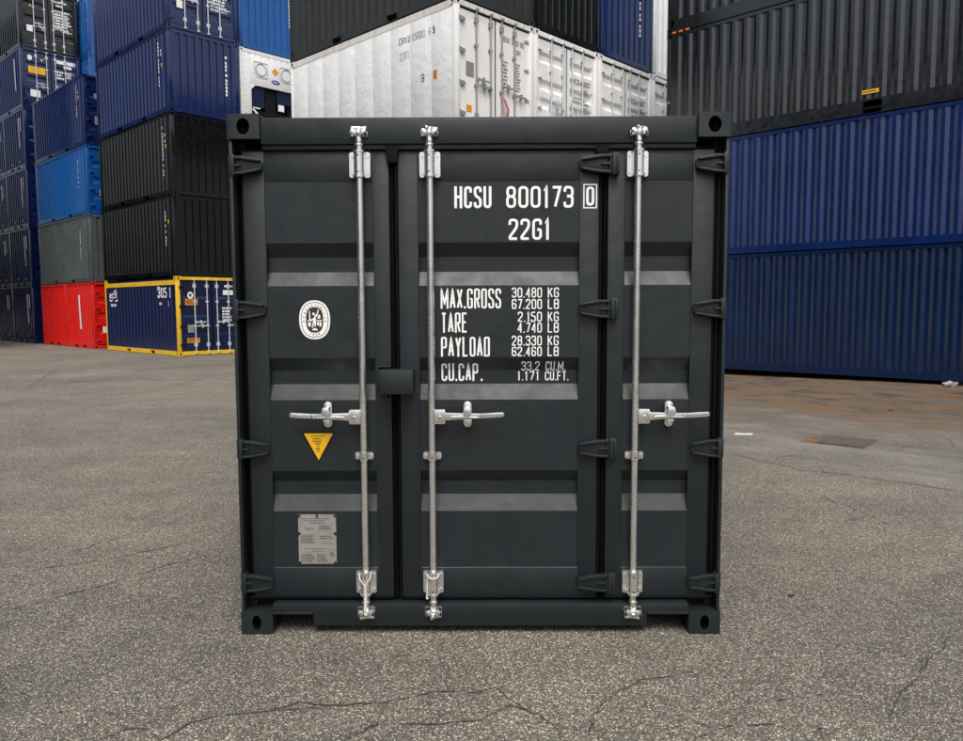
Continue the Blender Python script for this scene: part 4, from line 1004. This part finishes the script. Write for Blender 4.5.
end_rect(w1, .33, .56, 1.13, 1.42, 'steel', name='data_plate'); end_rect(w1, .34, .49, .42, .55, 'stkorange')
for k in (1, 2, 3):
    lb = ['', 'white container with ribbed doors, next to the refrigerated one in the row', 'white container with ribbed doors under the navy container in the row', 'white container at the far right of the row, half hidden by the dark stack'][k]
    r = container(lb, W3(Wp+Ev*step_*k, z3), TH, body='white', end='doors', rodmat='rod_white', group=GW, bands=[(2.16, 2.08, 1.98, 1.90), (1.55, 1.46, 1.38, 1.29), (1.15, 1.06, .98, .89), (.62, .54, .44, .36)])
    if k < 3:
        end_text(r, 'HCSU', 1.45, 1.68, .13, .07, .014, 'darkletter', .041); end_text(r, '10007', 1.82, 1.68, .13, .06, .014, 'darkletter', .041); end_text(r, '22G1', 1.80, 1.50, .11, .06, .014, 'darkletter', .041)
        end_blocks(r, 1.40, 2.1, 1.22, 1.40, 2, 'steel', .040, 60+k); end_blocks(r, 1.85, 2.1, .9, 1.2, 5, 'steel', .040, 70+k)
        end_rect(r, .28, .44, .28, .46, 'stkblack', .04)
z4 = z3+CH+.01
x1 = container('dark slate container with ribbed side, on top of the white refrigerated container', W3(Wp, z4), TH, body='slate', end='wall', rail=.19, group='dark row on top of the white row')
x2 = container('black ribbed container between the dark slate and navy ones above the white row', W3(Wp+Ev*step_, z4), TH, body='green', end='wall', group='dark row on top of the white row')
x3 = container('navy ribbed container above the white row, left of the tall white one', W3(Wp+Ev*step_*2, z4), TH, body='navy_r', end='wall', group='dark row on top of the white row')
end_code(x3, 1.78, .9, 2.5, .07, 77); end_code(x2, 1.25, 1.6, 2.5, .07, 78)
x4 = container('tall white container squeezed between the navy one and the dark stack at right', W3(Wp+Ev*step_*3, z4), TH, body='white', end='wall', group='dark row on top of the white row')

# ---- refrigeration unit end next to stack A
K = A + Ev*2.52 + Lv*.10
for k, bd in enumerate(('navy_dark', 'slate', 'slate')):
    container(['lowest', 'second', 'third'][k]+' container in the stack under the refrigeration machinery, hidden behind the front container', W3(K, ZA+k*CH), TH, body=bd, end='wall', full=False, group='stack under the refrigeration unit')
k4 = container('white refrigerated container showing its dark machinery, orange diamond and blue oval sticker', W3(K, ZA+3*CH), TH, body='white', frame='white', end=None, name='refrigerated_container', group='stack under the refrigeration unit')
mb = MB(); op = [(.42, 1.25), (.56, 1.42), (2.02, 1.42), (2.02, .30), (.42, .30)]
mb.box(.11, .42, .02, .06, .15, 2.48); mb.box(2.02, 2.33, .02, .06, .15, 2.48); mb.box(.4195, 2.0205, .0202, .0598, 1.42, 2.4798); mb.box(.4195, 2.0205, .0202, .0598, .1502, .30)
mb.prism([(.4198, 1.26), (.58, 1.4205), (.4198, 1.4205)], .0205, .0595)
put('end_panel', mb.mesh('end_panel', .002), 'white', k4)
mb = MB()
for xx in [.19, 2.25]:
    for k in range(12): mb.cyl((xx, .012, .25+k*.19), (xx, .022, .25+k*.19), .014, n=8)
for k in range(8): mb.cyl((.35+k*.25, .012, 2.42), (.35+k*.25, .022, 2.42), .014, n=8)
put('panel_bolts', mb.mesh('panel_bolts'), 'darkletter', k4)['kind'] = 'stuff'
for xx in (.62, 1.62):
    mb = MB(); n = 20; ci = [(xx+.18+.20*math.cos(2*math.pi*k/n), .012, 1.98+.20*math.sin(2*math.pi*k/n)) for k in range(n+1)]; mb.tube(ci, .012)
    put('access_cover', mb.mesh('access_cover'), 'steel', k4)
    mb = MB(); mb.tube([(xx-.07, .014, 2.22), (xx+.43, .014, 2.22), (xx+.43, .014, 1.72), (xx+.05, .014, 1.72), (xx-.07, .014, 1.84), (xx-.07, .014, 2.22)], .008); put('access_panel', mb.mesh('access_panel'), 'steel', k4)
decal(k4, 'stkorange', lambda mb: mb.quad((1.36, .017, 1.86), (1.50, .017, 2.01), (1.36, .017, 2.16), (1.22, .017, 2.01)), 'sticker')
decal(k4, 'stkblue', lambda mb: mb.quad(*((1.37+.17*math.cos(2*math.pi*k/20), .017, 1.66+.075*math.sin(2*math.pi*k/20)) for k in range(20))), 'logo')
decal(k4, 'letter', lambda mb: blocks(mb, 1.26, 1.64, .24, .045, 1, lambda u, v, l: (u, .0155, v)))
mb = MB(); mb.box(.41, 2.03, .5, .52, .29, 1.43, 0); mb.box(.44, .95, .10, .5, .72, 1.40, 0); mb.box(1.0, 1.42, .14, .5, .45, 1.41, 1); mb.box(1.45, 2.0, .10, .5, .98, 1.38, 0); mb.box(1.5, 1.72, .08, .12, .72, .94, 2); mb.box(.5, .78, .085, .105, .66, .70, 2)
mb.cyl((1.25, .12, .45), (1.25, .3, .45), .16, n=14, mi=1); mb.box(.44, 2.0, .15, .5, .31, .62, 1)
put('refrigeration_unit', mb.mesh('refrigeration_unit'), ['machine_blue', 'machine_and_hole_black', 'letter'], k4)
mb = MB(); mb.prism([(.42, .62), (.52, .62), (.86, .33), (.74, .33)][::-1], .03, .06); put('brace', mb.mesh('brace', smooth=False), 'white', k4)
mb = MB(); mb.cyl((.07, .07, .12), (.07, .07, 2.47), .072, n=14); put('corner_post', mb.mesh('corner_post'), 'white', k4)
k5 = container('bright blue ribbed container above the white refrigeration machinery', W3(K, ZA+4*CH), TH, body='blue', end='wall', group='stack under the refrigeration unit')
end_code(k5, 1.95, 1.0, 2.2, .06, 88)

# ---- right-hand stack of long containers
RN = R_FAR - Lv*12.192; ZR = .227; GR = 'stack of long containers at right'
for k, (bd, fr, lb, rl) in enumerate((('navy_r2', 'navy_r2', 'long dull navy container on the ground at right, lowest of its stack', .16), ('navy_r', 'navy_r', 'long brighter navy container at right, between the dull navy and dark slate ones', .16),
                                  ('slate_r', 'slate_r', 'long dark slate container at right with a small yellow label, on the navy one', .30), ('slate_r', 'slate_r', 'uppermost long dark slate container in the top right corner', .30))):
    r = container(lb, W3(RN, ZR+k*CH), TH, L=12.192, body=bd, frame=fr, end='wall', rail=rl, group=GR, pockets=(5.55, 7.62) if k >= 2 else None)
    for yy in (4.2, 7.75, 11.3):
        mb = MB(); mb.box(.0, .02, yy-.03, yy+.03, CH-.22, CH-.10); put('lashing_ring', mb.mesh('lashing_ring', smooth=False), 'machine_and_hole_black', r) if k < 2 else None
    if k == 2:
        yl = 7.66
        decal(r, 'stkyellow', lambda mb: mb.quad((.0025, yl+.155, .40), (.0025, yl-.155, .40), (.0025, yl-.155, .475), (.0025, yl+.155, .475)), 'sticker')
        decal(r, 'stkbrown', lambda mb: blocks(mb, 0, .415, .27, .045, 1, lambda u, v, l: (.0015, yl+.135-u, v)))
        mb = MB(); mb.box(-.012, .05, 11.60, 12.05, CH-.06, CH+.012); 
        mb = MB()
        for kk in range(3): mb.box(-.006, .03, 11.62+kk*.17, 11.72+kk*.17, CH-.012, CH+.03)
        put('twistlock', mb.mesh('twistlock', .004), 'twist_orange', r)
        decal(r, 'green_led', lambda mb: mb.box(-.01, .0, 12.10, 12.14, 1.0, 1.05), 'sticker')

# ---- added out of view to the left of the camera: rows of long containers that shade and are mirrored in the ones in view
LN = Ev*(-15.5) - Lv*.5
nm = ['ground', 'second', 'third', 'fourth', 'fifth', 'sixth']
for j in range(2):
    for k in range(6):
        container('%s long unseen container on the %s level of the stacks left of the camera' % (('nearer', 'farther')[j], nm[k]), W3(LN+Lv*12.3*j-Ev*CW, k*CH+.004), TH, L=12.192, body=('navy_r2', 'slate_r', 'black', 'slate_r', 'navy_r2', 'slate')[(k+j*2) % 6], end='wall', full=False, pockets=None, group='stacks left of the camera')

GN = C - Ev*5.7 - Lv*4  # unseen stack added to darken the reflections in the left-hand walls
for k in range(6):
    container('long unseen container on the %s level of the stack beyond the left edge' % nm[k], W3(GN, k*CH+ZA), TH, L=12.192, body=('slate_r', 'navy_r2', 'black', 'slate', 'navy_r2', 'slate_r')[k], end='wall', full=False, pockets=None, group='stack beyond the left edge')

# ------------------------------------------------------------------ loose small things
def grd(u, v):
    z = .1
    for _ in range(6):
        x, y = gp(u, v, z); z = gz(x, y)
    return x, y, z
# asphalt patch with a rusty iron drain cover
c4 = [grd(*p) for p in ((809, 434.5), (834, 434), (874, 440), (862, 447.5), (800, 441.5))]
p_ = [Vector(q[:2]) for q in ((grd(826, 436)), (grd(875, 440.5)), (grd(862, 448)), (grd(818, 443)))]
mb = MB()
nb = 1
for k in range(nb):
    a = k/nb; b_ = (k+1)/nb
    q = [p_[3].lerp(p_[2], a), p_[3].lerp(p_[2], b_), p_[0].lerp(p_[1], b_), p_[0].lerp(p_[1], a)]
    i = len(mb.v); mb.v += [(v.x, v.y, gz(v.x, v.y)+.004) for v in q]+[(v.x, v.y, gz(v.x, v.y)+.014) for v in q]
    for f in ((4, 5, 6, 7), (0, 1, 5, 4), (1, 2, 6, 5), (2, 3, 7, 6), (3, 0, 4, 7)): mb.f.append(tuple(i+j for j in f)); mb.mi.append(0)
o = put('drain_cover', mb.mesh('drain_cover', smooth=False), 'iron')
fm = MB()
for k in range(4):
    a, b_ = p_[k], p_[(k+1) % 4]; ctr = sum(p_, Vector((0, 0)))/4
    q = [a, b_, b_+(b_-ctr).normalized()*.05, a+(a-ctr).normalized()*.05]; fm.quad(*((v.x, v.y, gz(v.x, v.y)+.0075) for v in q))
put('frame', fm.mesh('frame', smooth=False), 'rustpatch_', o)
tag(o, 'dark rusty flat drain cover set in the asphalt at right', 'drain cover')
M['rustpatch'] = plain('rust_silt', (.13, .085, .045, 1), .9, nscale=9, var=.4)
mb = MB(); q_ = [grd(*p) for p in ((800, 441.5), (818, 443), (826, 436), (812, 434.5))]; mb.quad(*((a, b_, c+.004) for a, b_, c in q_)); put('silt_patch', mb.mesh('silt_patch', smooth=False), 'rustpatch', ground)
mb = MB(); q_ = [grd(*p) for p in ((733, 435), (752, 435.4), (753, 433.6), (736, 433.2))]; mb.quad(*((a, b_, c+.004) for a, b_, c in q_)); put('paint_mark', mb.mesh('paint_mark', smooth=False), 'linepaint', ground)
def crumple(x, y, z, sx, sy, sz, seed, name, mat, label, cat, group=None):
    r = random.Random(seed); bm = bmesh.new(); bmesh.ops.create_icosphere(bm, subdivisions=3, radius=1)
    for v in bm.verts:
        k = 1+.35*math.sin(v.co.x*5+seed)*math.cos(v.co.y*6+v.co.z*3)+r.uniform(-.12, .12)
        v.co = Vector((v.co.x*sx*k, v.co.y*sy*k, max(-.25, v.co.z)*sz*k))
    me = bpy.data.meshes.new(name); bm.to_mesh(me); bm.free(); me.materials.append(None)
    zmin = min(v.co.z for v in me.vertices)
    o = put(name, me, mat, None, (x, y, z-zmin-.002), (0, 0, r.uniform(0, 3))); tag(o, label, cat, group); return o
x, y, z = grd(953, 385); crumple(x, y, z, .40, .12, .06, 5, 'plastic_scrap', 'plastic', 'crumpled pale plastic scrap lying against the base of the navy container at right', 'scrap')
for k, (u, v, s, lb) in enumerate(((791, 596, .024, 'dark dry leaf on the asphalt just right of the front container corner'), (781, 700, .014, 'dark chip of debris on the asphalt at lower right, larger of a pair'), (785, 709, .009, 'dark chip of debris on the asphalt at lower right, smaller of a pair'),
                                   (820, 729, .014, 'dark chip of debris near the bottom edge at lower right'), (891, 411, .04, 'small dark lump on the ground in front of the navy stack'), (590, 635, .012, 'dark chip on the asphalt right below the container sill'), (61, 712, .010, 'small dark chip on the asphalt at lower left'))):
    x, y, z = grd(u, v); crumple(x, y, z, s, s*.55, s*.25, k+2, 'debris', 'leaf', lb, 'debris', 'bits of debris on the asphalt')
# red strap tied to the refrigerated container's rod
Rm = Matrix.Rotation(TH, 3, 'Z'); base = Vector((Wp.x, Wp.y, z3))
mb = MB(); pts = [Vector(p) for p in ((1.395, -.02, .86), (1.42, -.045, .80), (1.47, -.05, .70), (1.52, -.055, .62), (1.50, -.05, .52), (1.54, -.05, .40))]
for a, b_ in zip(pts, pts[1:]):
    d = Vector((.035, .0, .01)); q = [a-d, b_-d, b_+d, a+d]; q2 = [p+Vector((0, .004, 0)) for p in q]
    Q = [Rm @ p + base for p in q]; Q2 = [Rm @ p + base for p in q2]; mb.quad(*Q); mb.quad(*Q2[::-1]); mb.quad(Q[0], Q[3], Q2[3], Q2[0]); mb.quad(Q[1], Q2[1], Q2[2], Q[2]); mb.quad(Q[0], Q2[0], Q2[1], Q[1]); mb.quad(Q[3], Q[2], Q2[2], Q2[3])
tag(put('strap', mb.mesh('strap', smooth=False), 'strap'), 'pink red strap tied to a rod of the white refrigerated container', 'strap')

# ------------------------------------------------------------------ render settings
S.render.engine = 'CYCLES'
S.cycles.max_bounces = 6; S.cycles.diffuse_bounces = 4; S.cycles.glossy_bounces = 3
